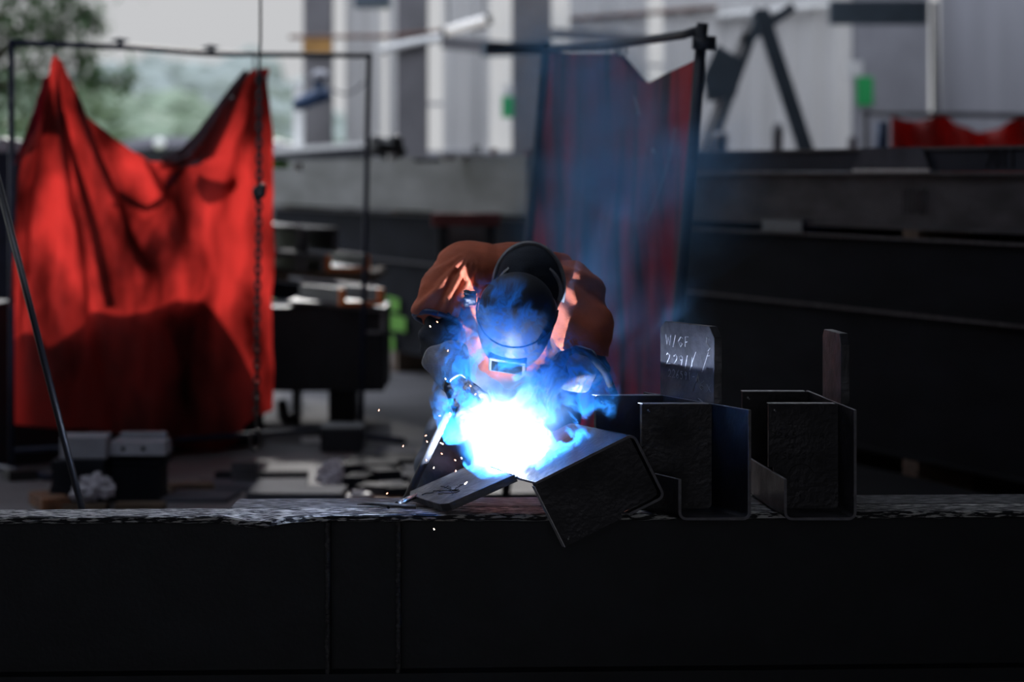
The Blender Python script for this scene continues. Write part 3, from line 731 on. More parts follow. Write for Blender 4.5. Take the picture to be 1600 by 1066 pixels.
obj('top', prism([(a-.005, Yf-.02, .225), (b+.01, Yf-.02, .225), (b, Yf+.0, .285), (a, Yf+.0, .285)], (0, .2, 0)), M['casting'], t)
obj('ridge', box((a+.02, Yf+.16, .28), (b-.02, Yf+.24, .31), None, .005), M['casting'], t)
for q in (.25, .62):
    c = Vector((lerp(a, b, q), Yf-.012, .255)); obj('hole', tube([c+Vector((0, -.006, 0)), c+Vector((0, .01, 0))], .011, 12), M['rubber'], t)
adopt(t)
def crumple(name, label, c, r, m, cat='plastic', seed=0, amp=.5):
    bm = bmesh.new(); bmesh.ops.create_icosphere(bm, subdivisions=4, radius=1)
    for v in bm.verts:
        n = noise.fractal(v.co*1.8+Vector((seed, 0, 0)), .7, 2, 4); cc = noise.cell(v.co*2.4+Vector((seed, 5, 0)))
        v.co *= 1+amp*n+.12*cc
        v.co = Vector((c[0]+v.co.x*r[0], c[1]+v.co.y*r[1], max(.003, c[2]+v.co.z*r[2])))
    o = obj(name, bm, m); tag(o, label, cat); return o
crumple('plastic_sheet', 'crumpled whitish plastic in front of the plate stack by the rod', W(150, 762, 11.15), (.075, .06, .055), M['plastic'], seed=1)
crumple('plastic_sheet', 'small bluish white scrap of plastic right beside the leaning rod', W(125, 772, 11.1), (.04, .04, .03), M['plastic'], seed=2)
crumple('plastic_sheet', 'white plastic bag standing on the floor among the scrap', W(515, 745, 11.9), (.07, .06, .07), M['plastic'], seed=3)
crumple('plastic_sheet', 'pale scrap of plastic on the rusty floor patch behind the beam', W(562, 778, 11.4), (.05, .05, .03), M['plastic'], seed=4)
slab('timber_plank', 'plank on the floor under the stack by the leaning rod', 'plank', 90, 165, 799, .03, .1, M['timber'])
slab('timber_plank', 'plank on the floor under the two-holed casting', 'plank', 178, 256, 798, .03, .1, M['timber'])
slab('flat_plate', 'pale plate on the floor right of the casting', 'plate', 255, 360, 786, .02, .32, M['floor_plate'], -.1)
slab('flat_plate', 'long pale plate lying behind the beam, left of the white bag', 'plate', 300, 475, 768, .02, .35, M['floor_plate'], .05)
slab('flat_plate', 'grey plate directly in front of the long pale plate', 'plate', 385, 535, 786, .045, .3, M['floor_plate'], -.03)
slab('steel_block', 'rusty square block standing on the long plate', 'block', 361, 401, 757, .11, .12, M['mill_brown'])
slab('flat_bar', 'dark flat bar behind the rusty square block', 'bar', 335, 480, 748, .03, .1, M['mill'], .02)
slab('timber_plank', 'old timber end between the casting and the plates', 'plank', 262, 330, 770, .04, .12, M['timber'], .3)
slab('flat_plate', 'bright scrap of sheet on the floor beyond the frame', 'plate', 468, 500, 692, .006, .25, M['white_paint'], .1)
slab('steel_bar', 'dark bar on the floor by the foot of the left frame post', 'bar', 4, 50, 752, .05, .12, M['rubber'], .5)
slab('rusty_patch', 'flat rusty scrap sheet on the floor behind the hammer', 'scrap', 540, 625, 786, .008, .3, M['rust'], .1)
slab('rusty_patch', 'flat rusty scrap left of the plate stack at far left', 'scrap', 45, 90, 800, .06, .3, M['rust'], .4)
random.seed(11)
desc = ['flat offcut at the back of the scrap heap', 'long flat offcut across the scrap heap', 'pale offcut near the top of the scrap heap', 'dark chunk at the left edge of the scrap heap', 'offcut beside the white plastic bag',
        'tilted plate at the right of the scrap heap', 'chunk in the middle of the scrap heap', 'small pale offcut by the welder leg', 'dark low offcut at the front of the scrap heap', 'broken bar piece lying over the scrap heap',
        'squat offcut under the long flat one', 'narrow offcut next to the hose']
sp = [(585, 650, 716, .03, .3, 'floor_plate', .05), (545, 655, 728, .035, .25, 'mill', -.15), (608, 655, 752, .03, .2, 'floor_plate', .1), (530, 570, 748, .07, .2, 'mill', .3), (540, 575, 765, .06, .2, 'mill', -.2),
      (630, 668, 742, .03, .2, 'floor_plate', .2), (575, 615, 758, .07, .2, 'mill', .5), (590, 628, 766, .03, .15, 'floor_plate', .1), (560, 610, 776, .05, .15, 'mill_brown', -.3), (600, 655, 778, .05, .12, 'mill', .3),
      (560, 620, 740, .05, .2, 'mill', .0), (638, 660, 768, .06, .1, 'mill', .1)]
for (x0, x1, yf, h, d, m, rot), lab in zip(sp, desc):
    slab('steel_offcut', lab, 'scrap', x0, x1, yf, h, d, M[m], rot)

# ------------------------------------------------------------------ far background fittings
def pipe(name, label, cat, pts, r, m): return tag(obj(name, tube(pts, r, 12), m, None, True), label, cat)
pipe('steel_pipe', 'brown horizontal pipe crossing the grey column at upper left', 'pipe', [W(452, 58, 23.49), W(600, 57, 23.49), W(760, 42, 23.49)], .02, M['brown_pipe'])
tag(obj('clamp_band', box((XB(473, 24.57), 24.55, W(0, 80, 24).z), (XB(518, 24.57), 24.7, W(0, 56, 24).z)), M['yellow_paint']), 'ochre band around the grey column below the brown pipe', 'band')
t = thing('tube_lamp', 'white tube lamp slanting below the roof at the top', 'lamp', W(728, 40, 21))
obj('tube', tube([W(694, 50, 21), W(762, 30, 21)], .045, 14), M['white_tube'], t, True)
obj('end_cap', tube([W(760, 31, 21), W(768, 28.5, 21)], .05, 14), M['rubber'], t, True); obj('end_cap', tube([W(690, 51, 21), W(696, 49.5, 21)], .05, 14), M['rubber'], t, True)
obj('bracket', tube([W(700, 48, 21), W(700, -200, 21)], .008, 6), M['rubber'], t); obj('bracket', tube([W(757, 32, 21), W(757, -200, 21)], .008, 6), M['rubber'], t); adopt(t)
pipe('white_pipe', 'pinkish white pipe leading left from the slanting tube lamp', 'pipe', [W(590, 80, 23.45), W(640, 68, 23.45), W(700, 57, 23.45)], .04, M['white_paint'])
pipe('white_pipe', 'whitish pipe under the roof above the diagonal braces', 'pipe', [W(1120, 26, 24.95), W(1300, 8, 24.95)], .035, M['white_paint'])
pipe('steel_pipe', 'thin brown pipe across the top right of centre', 'pipe', [W(890, 30, 24.96), W(1120, 12, 24.96)], .025, M['brown_pipe'])
pipe('steel_rail', 'dark rail along the back wall above the far red curtain', 'rail', [W(1346, 176, 19), W(1640, 182, 19)], .02, M['column'])
pipe('rail_post', 'dark post at the left end of the far rail', 'post', [W(1352, 172, 19), W(1352, 172, 19)*1 + Vector((0, 0, -1.95))], .025, M['column'])
# far red curtain on the rail
bm = bmesh.new(); rows = []
tp = [(1392, 182), (1420, 188), (1440, 189), (1462, 180), (1478, 180), (1500, 196), (1530, 207), (1555, 203), (1580, 188), (1592, 184), (1640, 188)]
for i in range(80):
    px = lerp(1392, 1640, i/79); y0 = sinterp(tp, px)
    rows.append([bm.verts.new(W(px, lerp(y0, 470, j/14), 19.0)+Vector((0, .04*math.sin(px/9.0)+.02, 0))) for j in range(15)])
for a, b in zip(rows, rows[1:]):
    for j in range(14): bm.faces.new((a[j], b[j], b[j+1], a[j+1]))
o = obj('welding_curtain', bm, M['curtain_far'], None, True); tag(o, 'small far red curtain scalloped along the rail at right', 'curtain'); o.modifiers.new('s', 'SOLIDIFY').thickness = .002
tag(obj('blue_drum', tube([W(1378, 232, 18.8)+Vector((0, 0, -.2)), W(1378, 190, 18.8)], .05, 14), M['blue_enamel'], None, True), 'blue bottle shape beside the far red curtain', 'drum')
# signs
def sign(px0, py0, px1, py1, Y, m, lab):
    a = W(px0, py1, Y); b = W(px1, py0, Y)
    tag(obj('sign', box((a.x, Y, a.z), (b.x, Y+.012, b.z), None, .003), m), lab, 'sign')
sign(1338, 120, 1364, 165, 23.986, M['green_sign'], 'bright green sign hanging on the light column')
sign(1322, 96, 1348, 119, 23.986, M['white_paint'], 'small white sign just above the bright green sign')
sign(784, 150, 802, 184, 23.486, M['green_sign'], 'small green sign on the column left of the hanging curtain')
sign(788, 134, 802, 149, 23.486, M['white_paint'], 'white card above the small green sign')
tag(obj('dark_box', box((XB(555, 24), 23.8, W(0, 12, 24).z), (XB(610, 24), 24.2, W(0, -6, 24).z)), M['teal']), 'dark box fixed high on the pale corrugated wall', 'box')
# blue boom on the column
t = thing('boom_lamp', 'dark blue lamp head with a pale cap hung on the grey column', 'lamp', W(490, 150, 21.2))
bm = bmesh.new(); add_capsule(bm, W(467, 163, 21.2), .06, W(503, 148, 21.2), .075); add_capsule(bm, W(497, 130, 21.2), .05, W(507, 150, 21.2), .06)
link('head', remesh(bm, .012, 3), M['blue_enamel'], t, True)
bm = bmesh.new(); add_ell(bm, W(500, 118, 21.15), (.08, .07, .05)); obj('cap', bm, M['col_light'], t, True)
obj('arm', tube([W(505, 140, 21.3), W(512, 140, 23), W(510, 140, 24.6)], .015, 8), M['rubber'], t, True); adopt(t)
pts = [W(lerp(520, 570, q/10), 140+9*math.sin(math.pi*q/10)-12*(q/10)**2, 21.5) for q in range(11)]
tag(obj('cable', tube(pts, .012, 6), M['column'], None, True), 'slack grey cable running right from the blue lamp head', 'cable')
for (px, py, wd, hh, lab) in ((1215, 205, 18, 30, 'dark rounded shape of a machine below the diagonal brace'), (1125, 215, 26, 20, 'dark machine top beside the pale brace foot'), (1332, 218, 14, 16, 'dark knob shape below the green sign')):
    bm = bmesh.new(); c = W(px, py, 19.5); s = 19.5/F
    add_ell(bm, c, (wd/2*s, .1, hh/2*s)); add_box(bm, (c.x-wd*.4*s, 19.45, c.z-.6), (c.x+wd*.4*s, 19.6, c.z)); 
    tag(link('bench_grinder', remesh(bm, .015, 3), M['column'], None, True), lab, 'machine')

# ------------------------------------------------------------------ second curtain, behind the welder
A3 = Vector((.167, 11.5)); B3 = Vector((.776, 9.94)); d3 = B3-A3; n3 = Vector((d3.y, -d3.x, 0)).normalized(); n3 = n3 if n3.y < 0 else -n3
def on_screen2(px, py, off=0):
    k = (px-800)/F; s = (k*A3.y-A3.x)/(d3.x-k*d3.y); s = max(-1.4, min(1.3, s)); Y = A3.y+s*d3.y
    return W(px, py, Y)+n3*off
t = thing('pipe_stand', 'leaning dark pipe stand with a bent top rail behind the welder', 'stand', (A3.x, A3.y, 0))
obj('top_rail', tube([on_screen2(856, 76), on_screen2(900, 74), on_screen2(945, 72), on_screen2(985, 66), on_screen2(1030, 60), on_screen2(1070, 54), on_screen2(1096, 46)], .019, 12), M['dark_paint'], t, True)
pL = on_screen2(854, 66); pR = on_screen2(1098, 36)
obj('post', tube([pL, W(826, 380, 11.5), W(812, 520, 11.5), W(790, 776, 11.5)], .022, 12), M['dark_paint'], t, True)
obj('post', tube([pR, W(1082, 240, 9.95), W(1062, 460, 9.95), W(1030, 848, 9.95)], .024, 12), M['dark_paint'], t, True)
obj('coupler', tube([W(1082, 66, 9.9), W(1118, 68, 9.9)], .03, 14), M['dark_paint'], t, True)
obj('coupler', tube([W(762, 76, 11.55), W(860, 76, 11.5)], .024, 14), M['dark_paint'], t, True)
obj('foot', tube([W(790, 776, 11.5)+Vector((-.3, 0, 0)), W(790, 776, 11.5)+Vector((.3, 0, 0))], .02), M['dark_paint'], t, True)
for k, px in enumerate((955, 966, 975)):
    c = on_screen2(px, 80); bm = bmesh.new(); link_bm(bm, c, .2+k, .017, .022, .004); obj('ring', bm, M['chain'], t, True)
adopt(t)
top2 = [(858, 80), (900, 84), (962, 84), (975, 98), (998, 126), (1012, 129), (1045, 113), (1084, 95)]
bm = bmesh.new(); NU, NV = 90, 90; g = []
for i in range(NU+1):
    u = i/NU; row = []
    for j in range(NV+1):
        v = j/NV
        xl = lerp(858, 822, v); xr = lerp(1086, 1050, v); xx = lerp(xl, xr, u)
        y0 = interp(top2, lerp(858, 1084, u)); y1 = lerp(660, 690, u); py = lerp(y0, y1, v)
        f = .03*math.sin(u*26+.6*math.sin(v*3))*(.4+.6*v)+.02*math.sin(u*61+v*2)*v+.03*noise.noise(Vector((u*5, v*3, 1)))
        f += .04*math.sin((u-.75)*9+v*5)*max(0, 1-v*1.5); f *= min(1, .12+v*2.2)
        row.append(bm.verts.new(on_screen2(xx, py, f)))
    g.append(row)
for i in range(NU):
    for j in range(NV): bm.faces.new((g[i][j], g[i+1][j], g[i+1][j+1], g[i][j+1]))
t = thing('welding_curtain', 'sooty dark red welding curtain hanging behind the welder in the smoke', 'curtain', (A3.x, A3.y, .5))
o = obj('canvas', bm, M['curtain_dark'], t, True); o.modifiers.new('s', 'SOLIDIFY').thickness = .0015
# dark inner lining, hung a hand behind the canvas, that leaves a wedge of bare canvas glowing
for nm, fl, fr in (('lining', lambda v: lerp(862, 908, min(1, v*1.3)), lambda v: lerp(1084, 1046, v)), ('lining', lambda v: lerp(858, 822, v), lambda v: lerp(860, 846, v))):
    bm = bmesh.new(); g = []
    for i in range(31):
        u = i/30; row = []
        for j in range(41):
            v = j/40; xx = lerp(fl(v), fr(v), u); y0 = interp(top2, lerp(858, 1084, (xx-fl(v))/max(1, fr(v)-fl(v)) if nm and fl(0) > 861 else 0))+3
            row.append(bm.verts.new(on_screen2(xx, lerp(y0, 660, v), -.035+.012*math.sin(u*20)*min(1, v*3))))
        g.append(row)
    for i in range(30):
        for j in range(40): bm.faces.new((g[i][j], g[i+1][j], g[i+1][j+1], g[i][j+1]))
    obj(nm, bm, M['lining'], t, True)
# white strokes painted for the light showing through tears
bm = bmesh.new()
for pts in ([(1008, 152), (1012, 166), (1015, 180)], [(1036, 233), (1039, 238)]):
    add_tube(bm, [on_screen2(a, b, .05) for a, b in pts], .004, 6)
obj('tear_light', bm, M['white_paint'], t)
obj('seam', tube([on_screen2(q, w_, .045) for q, w_ in ((1070, 200), (1058, 260), (1040, 310), (1025, 345))], .002, 5), M['tape'], t)
adopt(t)

# ------------------------------------------------------------------ foreground beam
def YF(x): return 7.085+.045*x     # front edge line of the beam top
XL, XR = -1.9, 2.1
t = thing('steel_beam', 'long black steel girder across the whole foreground with a scuffed top', 'beam', (0, YF(0), .1))
bm = bmesh.new(); n = 220; rows = []
for i in range(n+1):
    x = lerp(XL, XR, i/n); px = 800+x/YF(x)*F
    dip = .012*math.exp(-((px-400)/38)**2)+.003*noise.noise(Vector((x*9, 0, 0)))
    push = .03*math.exp(-((px-415)/55)**2)+.006*noise.noise(Vector((x*6, 4, 0)))
    yf = YF(x)-push
    jit = .0015*noise.noise(Vector((x*40, 2, 0)))
    prof = [(yf+.004, .55+jit-dip), (yf, .546+jit-dip), (yf, .532-dip), (yf+.01, .528-dip), (YF(x)+.155, .528), (YF(x)+.16, .546), (YF(x)+.156, .55)]
    # two rows in the middle of the top so that the wave fades out
    prof += [(YF(x)+.10, .55+.002*noise.noise(Vector((x*7, 9, 0)))), (YF(x)+.05, .55-dip*.35+.002*noise.noise(Vector((x*11, 5, 0))))]
    rows.append([bm.verts.new((x, a, b)) for a, b in prof])
for a, b in zip(rows, rows[1:]):
    for k in range(len(a)): bm.faces.new((a[k], b[k], b[(k+1) % len(a)], a[(k+1) % len(a)]))
bm.faces.new(rows[0]); bm.faces.new(rows[-1][::-1])
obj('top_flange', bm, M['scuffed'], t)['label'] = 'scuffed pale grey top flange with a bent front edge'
def along(y0, y1, z0, z1): 
    return prism([(XL, YF(XL)+y0, z0), (XL, YF(XL)+y1, z0), (XL, YF(XL)+y1, z1), (XL, YF(XL)+y0, z1)], (XR-XL, YF(XR)-YF(XL), 0))
obj('web', along(.075, .088, .085, .53), M['dark_paint'], t)
obj('bottom_flange', along(0, .16, .045, .085), M['dark_paint'], t)
for px in (513, 623):
    x = XB(px, 7.1); y = YF(x)
    bm = bmesh.new(); add_box(bm, (x-.0065, y+.008, .086), (x+.0065, y+.076, .528), None, .001)
    obj('stiffener', bm, M['mill_brown'], t)
    bm = bmesh.new()
    for q in range(30):
        z_ = lerp(.09, .52, q/29); add_ell(bm, (x+random.uniform(-.002, .002), y+.006, z_), (.0065, .004, random.uniform(.007, .012)), n=8)
    obj('weld_bead', bm, M['lug_edge'], t)
adopt(t)
# second beam, close behind, that carries the work
t = thing('steel_beam', 'shorter beam close behind the foreground girder, its squared end near the hammer', 'beam', (0, 7.3, .1))
x0 = XB(372, 7.4)
def along2(y0, y1, z0, z1, xa=x0): return prism([(xa, YF(xa)+y0, z0), (xa, YF(xa)+y1, z0), (xa, YF(xa)+y1, z1), (xa, YF(xa)+y0, z1)], (XR-xa, YF(XR)-YF(xa), 0))
bm = along2(.166, .36, .532, .5505); bmesh.ops.subdivide_edges(bm, edges=[e for e in bm.edges if e.calc_length() > 1], cuts=60)
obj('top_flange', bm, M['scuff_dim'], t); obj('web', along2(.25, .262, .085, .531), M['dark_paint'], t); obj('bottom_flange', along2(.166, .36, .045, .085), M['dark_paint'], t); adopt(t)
# timber under the girder
for (a, b, lab) in ((1072, 1168, 'worn timber block under the foreground girder, right of centre'), (922, 1012, 'dark timber block under the foreground girder near the middle')):
    tag(obj('timber_block', box((XB(a, 7), 6.95, 0), (XB(b, 7), 7.5, .044), None, .006), M['timber']), lab, 'block', 'blocks under the girder')
for px in (-350, 1980):
    pass

# ------------------------------------------------------------------ brackets: J-section channel with inner plates and a lug plate
WID, TALL, LIP, TH = .208, .316, .117, .0075
def jprofile(r=.022):
    """open section: lip on the left, tall wall on the right; a along the bottom, b up"""
    cl = []          # centre line
    cl.append((0, LIP)); 
    for k in range(6):
        a = math.pi+math.pi/2*k/5; cl.append((r+r*math.cos(a), r+r*math.sin(a)))
    for k in range(6):
        a = -math.pi/2+math.pi/2*k/5; cl.append((WID-r+r*math.cos(a), r+r*math.sin(a)))
    cl.append((WID, TALL))
    ou, inn = [], []
    for i, p in enumerate(cl):
        a = cl[max(0, i-1)]; b = cl[min(len(cl)-1, i+1)]; dx, dy = b[0]-a[0], b[1]-a[1]; l = math.hypot(dx, dy)
        nx, ny = dy/l, -dx/l
        ou.append((p[0], p[1])); inn.append((p[0]-nx*TH, p[1]-ny*TH))
    return ou+inn[::-1]
def bracket(label, org, U, V, E, plates, lug=None, group=None, marks=()):
    """org: front bottom left corner; U, V unit axes of the section, E extrusion vector; plates: list of positions along E (0..1)"""
    t = thing('steel_bracket', label, 'bracket', org, group)
    P = lambda a, b, e=0.0: org+U*a+V*b+E*e
    N_ = U.cross(V).normalized()
    bm = prism([P(a, b) for a, b in jprofile()], E)
    obj('channel', bm, M['bracket'], t)
    # bare cut edge of the front end
    jp = jprofile(); bm = prism([P(a, b, -.004) for a, b in jp], E*.006); obj('cut_edge', bm, M['cut_dim'], t)
    en = E.normalized()
    for f in plates:
        x0_, x1_ = -.005, WID-TH
        q = [P(x0_+.0, LIP+.012, f), P(x0_, TALL, f), P(x1_, TALL, f), P(x1_, TH, f), P(TH+.002, TH, f), P(TH+.002, LIP+.012, f)]
        obj('end_plate', prism(q, E*.02), M['bracket'], t)
        # ground top edge of the plate
        q = [P(x0_, TALL, f-.004), P(x0_, TALL+.0022, f-.004), P(x1_-.01, TALL+.0022, f-.004), P(x1_-.01, TALL, f-.004)]
        obj('ground_edge', prism(q, E*.045), M['ground_edge'], t)
        c = P(.012, TALL-.018, f-.003); bm = bmesh.new(); add_ell(bm, c, (.0028, .0015, .0028), n=10); add_ell(bm, c+U*.004-V*.004, (.002, .0015, .002), n=8); obj('punch_mark', bm, M['ground_edge'], t)
    # thin bright run along the tops of wall and lip
    obj('wall_edge', prism([P(WID-TH, TALL), P(WID, TALL), P(WID, TALL+.0012), P(WID-TH, TALL+.0012)], E), M['bright_edge'], t)
    obj('lip_edge', prism([P(0, LIP), P(TH, LIP), P(TH, LIP+.0012), P(0, LIP+.0012)], E), M['bright_edge'], t)
    if lug:
        e0, e1, h, th, ch = lug      # from e0 to e1 along E, height h, thickness th
        q = [P(WID-TH*.5, TALL+.001, e0), P(WID-TH*.5, TALL+h-ch*1.6, e0), P(WID-TH*.5, TALL+h, e0+(e1-e0)*.09), P(WID-TH*.5, TALL+h, e1-(e1-e0)*.09), P(WID-TH*.5, TALL+h-ch, e1), P(WID-TH*.5, TALL+.001, e1)]
        bm = prism(q, U*th); bmesh.ops.bevel(bm, geom=bm.edges[:], offset=.0012, segments=1, affect='EDGES')
        obj('lug_plate', bm, M['lug'], t)['label'] = 'flat plate welded upright on the wall'
    for nm, bm, m in marks: obj(nm, bm, M[m], t)
    adopt(t); return t, P
X_, Z_ = Vector((1, 0, 0)), Vector((0, 0, 1))
# A: second from the workpiece
oA = Vector((.478, 6.95, .551)); EA = Vector((-.27, .57, 0))
PA = lambda a, b, e=0.0: oA+X_*a+Z_*b+EA*e
def lugA(a, b): return PA(WID-TH*.5-.0012, TALL+b, .84)+(EA*(-.52))*a        # a: 0 far/left .. 1 near/right, b metres up
mk = []
for s, x, y, w_, h in (('W/GF', .12, .158, .095, .030), ('2', .12, .098, .085, .034), ('29/1', .26, .100, .085, .030), ('226591-A', .16, .060, .062, .024), ('/6X', .60, .035, .11, .030), ('//', .52, .10, .20, .045)):
    mk += text_paths(s, x, y, w_, h)
mk += [[(.93, .19), (.88, .195), (.87, .18), (.94, .165), (.90, .155)], [(.9, .14), (.93, .142)], [(.72, .01), (.80, -.0+.002)]]
bmA = strokes(mk, lugA, .0009)
bracket('dark channel bracket with a tall chalk-marked plate, next to the tilted workpiece', oA, X_, Z_, EA, [.33, .80], (.32, .84, .228, .024, .02), marks=[('chalk_writing', bmA, 'chalk')])
# B
oB = Vector((.782, 6.95, .551)); EB = Vector((-.062, .62, 0))
PB = lambda a, b, e=0.0: oB+X_*a+Z_*b+EB*e
mk = text_paths('226541-A', 0, 0, .017, .018)
mk += text_paths('25B-37', .01, -.062, .017, .018)
mk += [[(.09+.035*math.cos(a), -.105+.028*math.sin(a)) for a in [q*.3 for q in range(1, 11)]]]
bmB = strokes(mk, lambda a, b: PB(.0+a, .215+b, .3), .0006)
bracket('dark channel bracket with a narrow rough-edged plate, last of the row', oB, X_, Z_, EB, [.31, .95], (.28, .66, .208, .026, .02), marks=[('chalk_writing', bmB, 'grease')])
# C: tilted workpiece. section rotated so that its tall wall lies uppermost
th = math.radians(116.7)
Uc = Vector((math.cos(th), 0, math.sin(th))); Vc = Vector((-math.sin(th), 0, math.cos(th)))
Kc = W(990, 676, 6.95)       # outer corner of wall and web
oC = Kc-Uc*WID
EC = Vector((-.16, .33, 0))
tC, PC = bracket('tilted channel bracket being welded, its broad wall lit blue by the arc', oC, Uc, Vc, EC, [.06], None)
# flat lug being welded to it
t = thing('flat_plate', 'thick flat plate being welded to the tilted bracket, low end on the girder', 'plate', W(690, 798, 6.97))
a0 = PC(WID, TALL+.004, .08)+Vector((0, 0, -.002)); d1 = (W(690, 798, 7.06)-W(806, 747, 7.06)).normalized()
Lp = .226; up = Vector((-d1.z, 0, d1.x)); up = up if up.z > 0 else -up
a0 = W(807, 747, 7.06)+up*.012; Ep = Vector((-.125, .26, 0))
q = [a0, a0+d1*(Lp*.93), a0+d1*Lp+Ep*.10, a0+d1*Lp+Ep*.88, a0+d1*(Lp*.93)+Ep, a0+Ep]
bm = bmesh.new(); add_prism(bm, q, -up*.023); bmesh.ops.bevel(bm, geom=bm.edges[:], offset=.0012, segments=1, affect='EDGES'); obj('slab', bm, M['lug'], t)
scr = []
random.seed(3)
for k in range(5):
    x, y = random.uniform(.5, .66), random.uniform(.3, .6); p = [(x, y)]
    for j in range(9): x += random.uniform(-.05, .07); y += random.uniform(-.1, .1); p.append((x, y))
    scr.append(p)
obj('chalk_scribble', strokes(scr, lambda a, b: a0+d1*Lp*a+Ep*b+up*.0006, .0008), M['grease'], t)
bm = bmesh.new()
for k in range(40):
    c = a0+Ep*(k/39)-up*.010; add_ell(bm, c+Vector((random.uniform(-.001, .001), 0, 0)), (.006, .006, .004), n=8)
obj('weld_bead', bm, M['lug_edge'], t); adopt(t)
# small tack rod at the joint
bm = bmesh.new(); add_tube(bm, [W(766, 729, 6.98), W(800, 742, 6.96)], .0016, 6); add_tube(bm, [W(775, 733, 6.97), W(796, 732, 6.97)], .0012, 6)
tag(obj('wire_offcut', bm, M['mill']), 'thin dark wire offcut lying at the welded joint', 'wire')

# chipping hammer
t = thing('chipping_hammer', 'chipping hammer with a long pointed head and steel tube handle, lying on the girder', 'hammer', W(605, 795, 7.12))
hY = 7.11; ax = [(558, 790, .001, .001), (575, 789, .004, .004), (592, 789.5, .010, .006), (605, 791, .013, .0075), (620, 792, .011, .007), (636, 793, .008, .006), (650, 793.5, .006, .007)]
bm = bmesh.new(); rings = []
for px, py, hy, hz in ax:
    c = W(px, py, hY); rings.append([bm.verts.new(c+Vector((0, hy*math.cos(k*math.pi/4+.4), hz*math.sin(k*math.pi/4+.4)))) for k in range(8)])
for a, b in zip(rings, rings[1:]):
    for k in range(8): bm.faces.new((a[k], b[k], b[(k+1) % 8], a[(k+1) % 8]))
bm.faces.new(rings[0]); bm.faces.new(rings[-1][::-1]); bmesh.ops.translate(bm, verts=bm.verts[:], vec=(0, 0, .003))
obj('head', bm, M['hammer'], t, False)
c = W(607, 793, hY-.014); obj('eye', tube([c, c+Vector((0, .004, .001))], .005, 12), M['rubber'], t)
obj('collar', tube([W(620, 788, 7.13), W(628, 784, 7.17)], .008, 14), M['hammer'], t, True)
obj('handle', tube([W(624, 787, 7.15), W(652, 774, 7.28)], .0085, 16), M['chrome'], t, True); adopt(t)

# ------------------------------------------------------------------ the welder
t = thing('person', 'welder in an orange shirt and dark helmet bending over the workpiece', 'person', (0, 8.1, 0))
sL, sR = Vector((-.185, 7.74, 1.19)), Vector((.185, 7.74, 1.165))     # his right / his left shoulder
eL, eR = Vector((-.235, 7.56, 1.02)), Vector((.245, 7.58, .945))
wL, wR = Vector((-.165, 7.34, .905)), Vector((.155, 7.36, .955))
pel = Vector((.0, 8.25, .98)); chest = Vector((-.01, 7.85, 1.13)); neck = Vector((.0, 7.66, 1.2)); head = Vector((.035, 7.60, 1.175))
bm = bmesh.new()
add_capsule(bm, pel, .13, chest, .15); add_capsule(bm, chest+Vector((-.1, 0, .02)), .1, chest+Vector((.1, 0, 0)), .1)
add_capsule(bm, chest, .07, neck, .06); add_capsule(bm, neck, .055, head, .06); add_ell(bm, head, (.078, .1, .1))
add_ell(bm, head+Vector((-.01, -.07, -.07)), (.018, .03, .022), n=12)                     # nose, pointing down to the work
for s in (-1, 1): add_ell(bm, head+Vector((s*.078, 0, -.01)), (.012, .025, .03), n=12)     # ears
for sh, el, wr in ((sL, eL, wL), (sR, eR, wR)):
    add_capsule(bm, chest, .09, sh, .07); add_capsule(bm, sh, .06, el, .046); add_capsule(bm, el, .044, wr, .024)
hipL, hipR = pel+Vector((-.1, 0, -.03)), pel+Vector((.1, 0, -.03))
knL, knR = Vector((-.24, 7.98, .56)), Vector((.16, 8.05, .52)); anL, anR = Vector((-.33, 8.22, .1)), Vector((.22, 8.3, .1))
for h, k, a in ((hipL, knL, anL), (hipR, knR, anR)):
    add_capsule(bm, h, .085, k, .055); add_capsule(bm, k, .055, a, .038); add_capsule(bm, a+Vector((0, .05, -.03)), .035, a+Vector((0, -.14, -.05)), .032)
link('body', remesh(bm, .011, 3), M['skin'], t, True)
# shirt
def folds(p, n):
    d = 0
    if p.x < -.1:
        a = math.atan2(p.z-1.33, p.x+.10); d += .0095*math.sin(a*30+p.y*16)*min(1, max(0, (1.30-p.z)*9))
    if p.x > .1:
        a = math.atan2(p.z-1.30, p.x-.02); d += .007*math.sin(a*22+p.y*10+2)
        d += .004*math.sin((p.z*3+p.x)*34)*max(0, (1.08-p.z)*7)
    return d+.006*noise.noise(p*9)+.003*noise.noise(p*24)
bm = bmesh.new()
add_ell(bm, (-.12, 7.80, 1.235), (.135, .17, .095), Matrix.Rotation(.12, 3, 'Y'))
add_ell(bm, (.0, 7.86, 1.22), (.2, .2, .105)); add_ell(bm, (.10, 7.82, 1.2), (.17, .17, .105), Matrix.Rotation(.45, 3, 'Y'))
add_capsule(bm, pel+Vector((0, -.05, 0)), .165, chest, .17)
add_capsule(bm, sL+Vector((-.0, 0, -.005)), .10, Vector((-.232, 7.63, 1.135)), .080)
add_capsule(bm, sR+Vector((0, 0, -.01)), .115, Vector((.225, 7.66, 1.05)), .095)
add_capsule(bm, Vector((.225, 7.66, 1.06)), .096, Vector((.234, 7.62, 1.03)), .088)
add_capsule(bm, Vector((.06, 7.72, 1.12)), .1, Vector((-.06, 7.72, 1.12)), .1)
me = remesh(bm, .008, 5, folds)
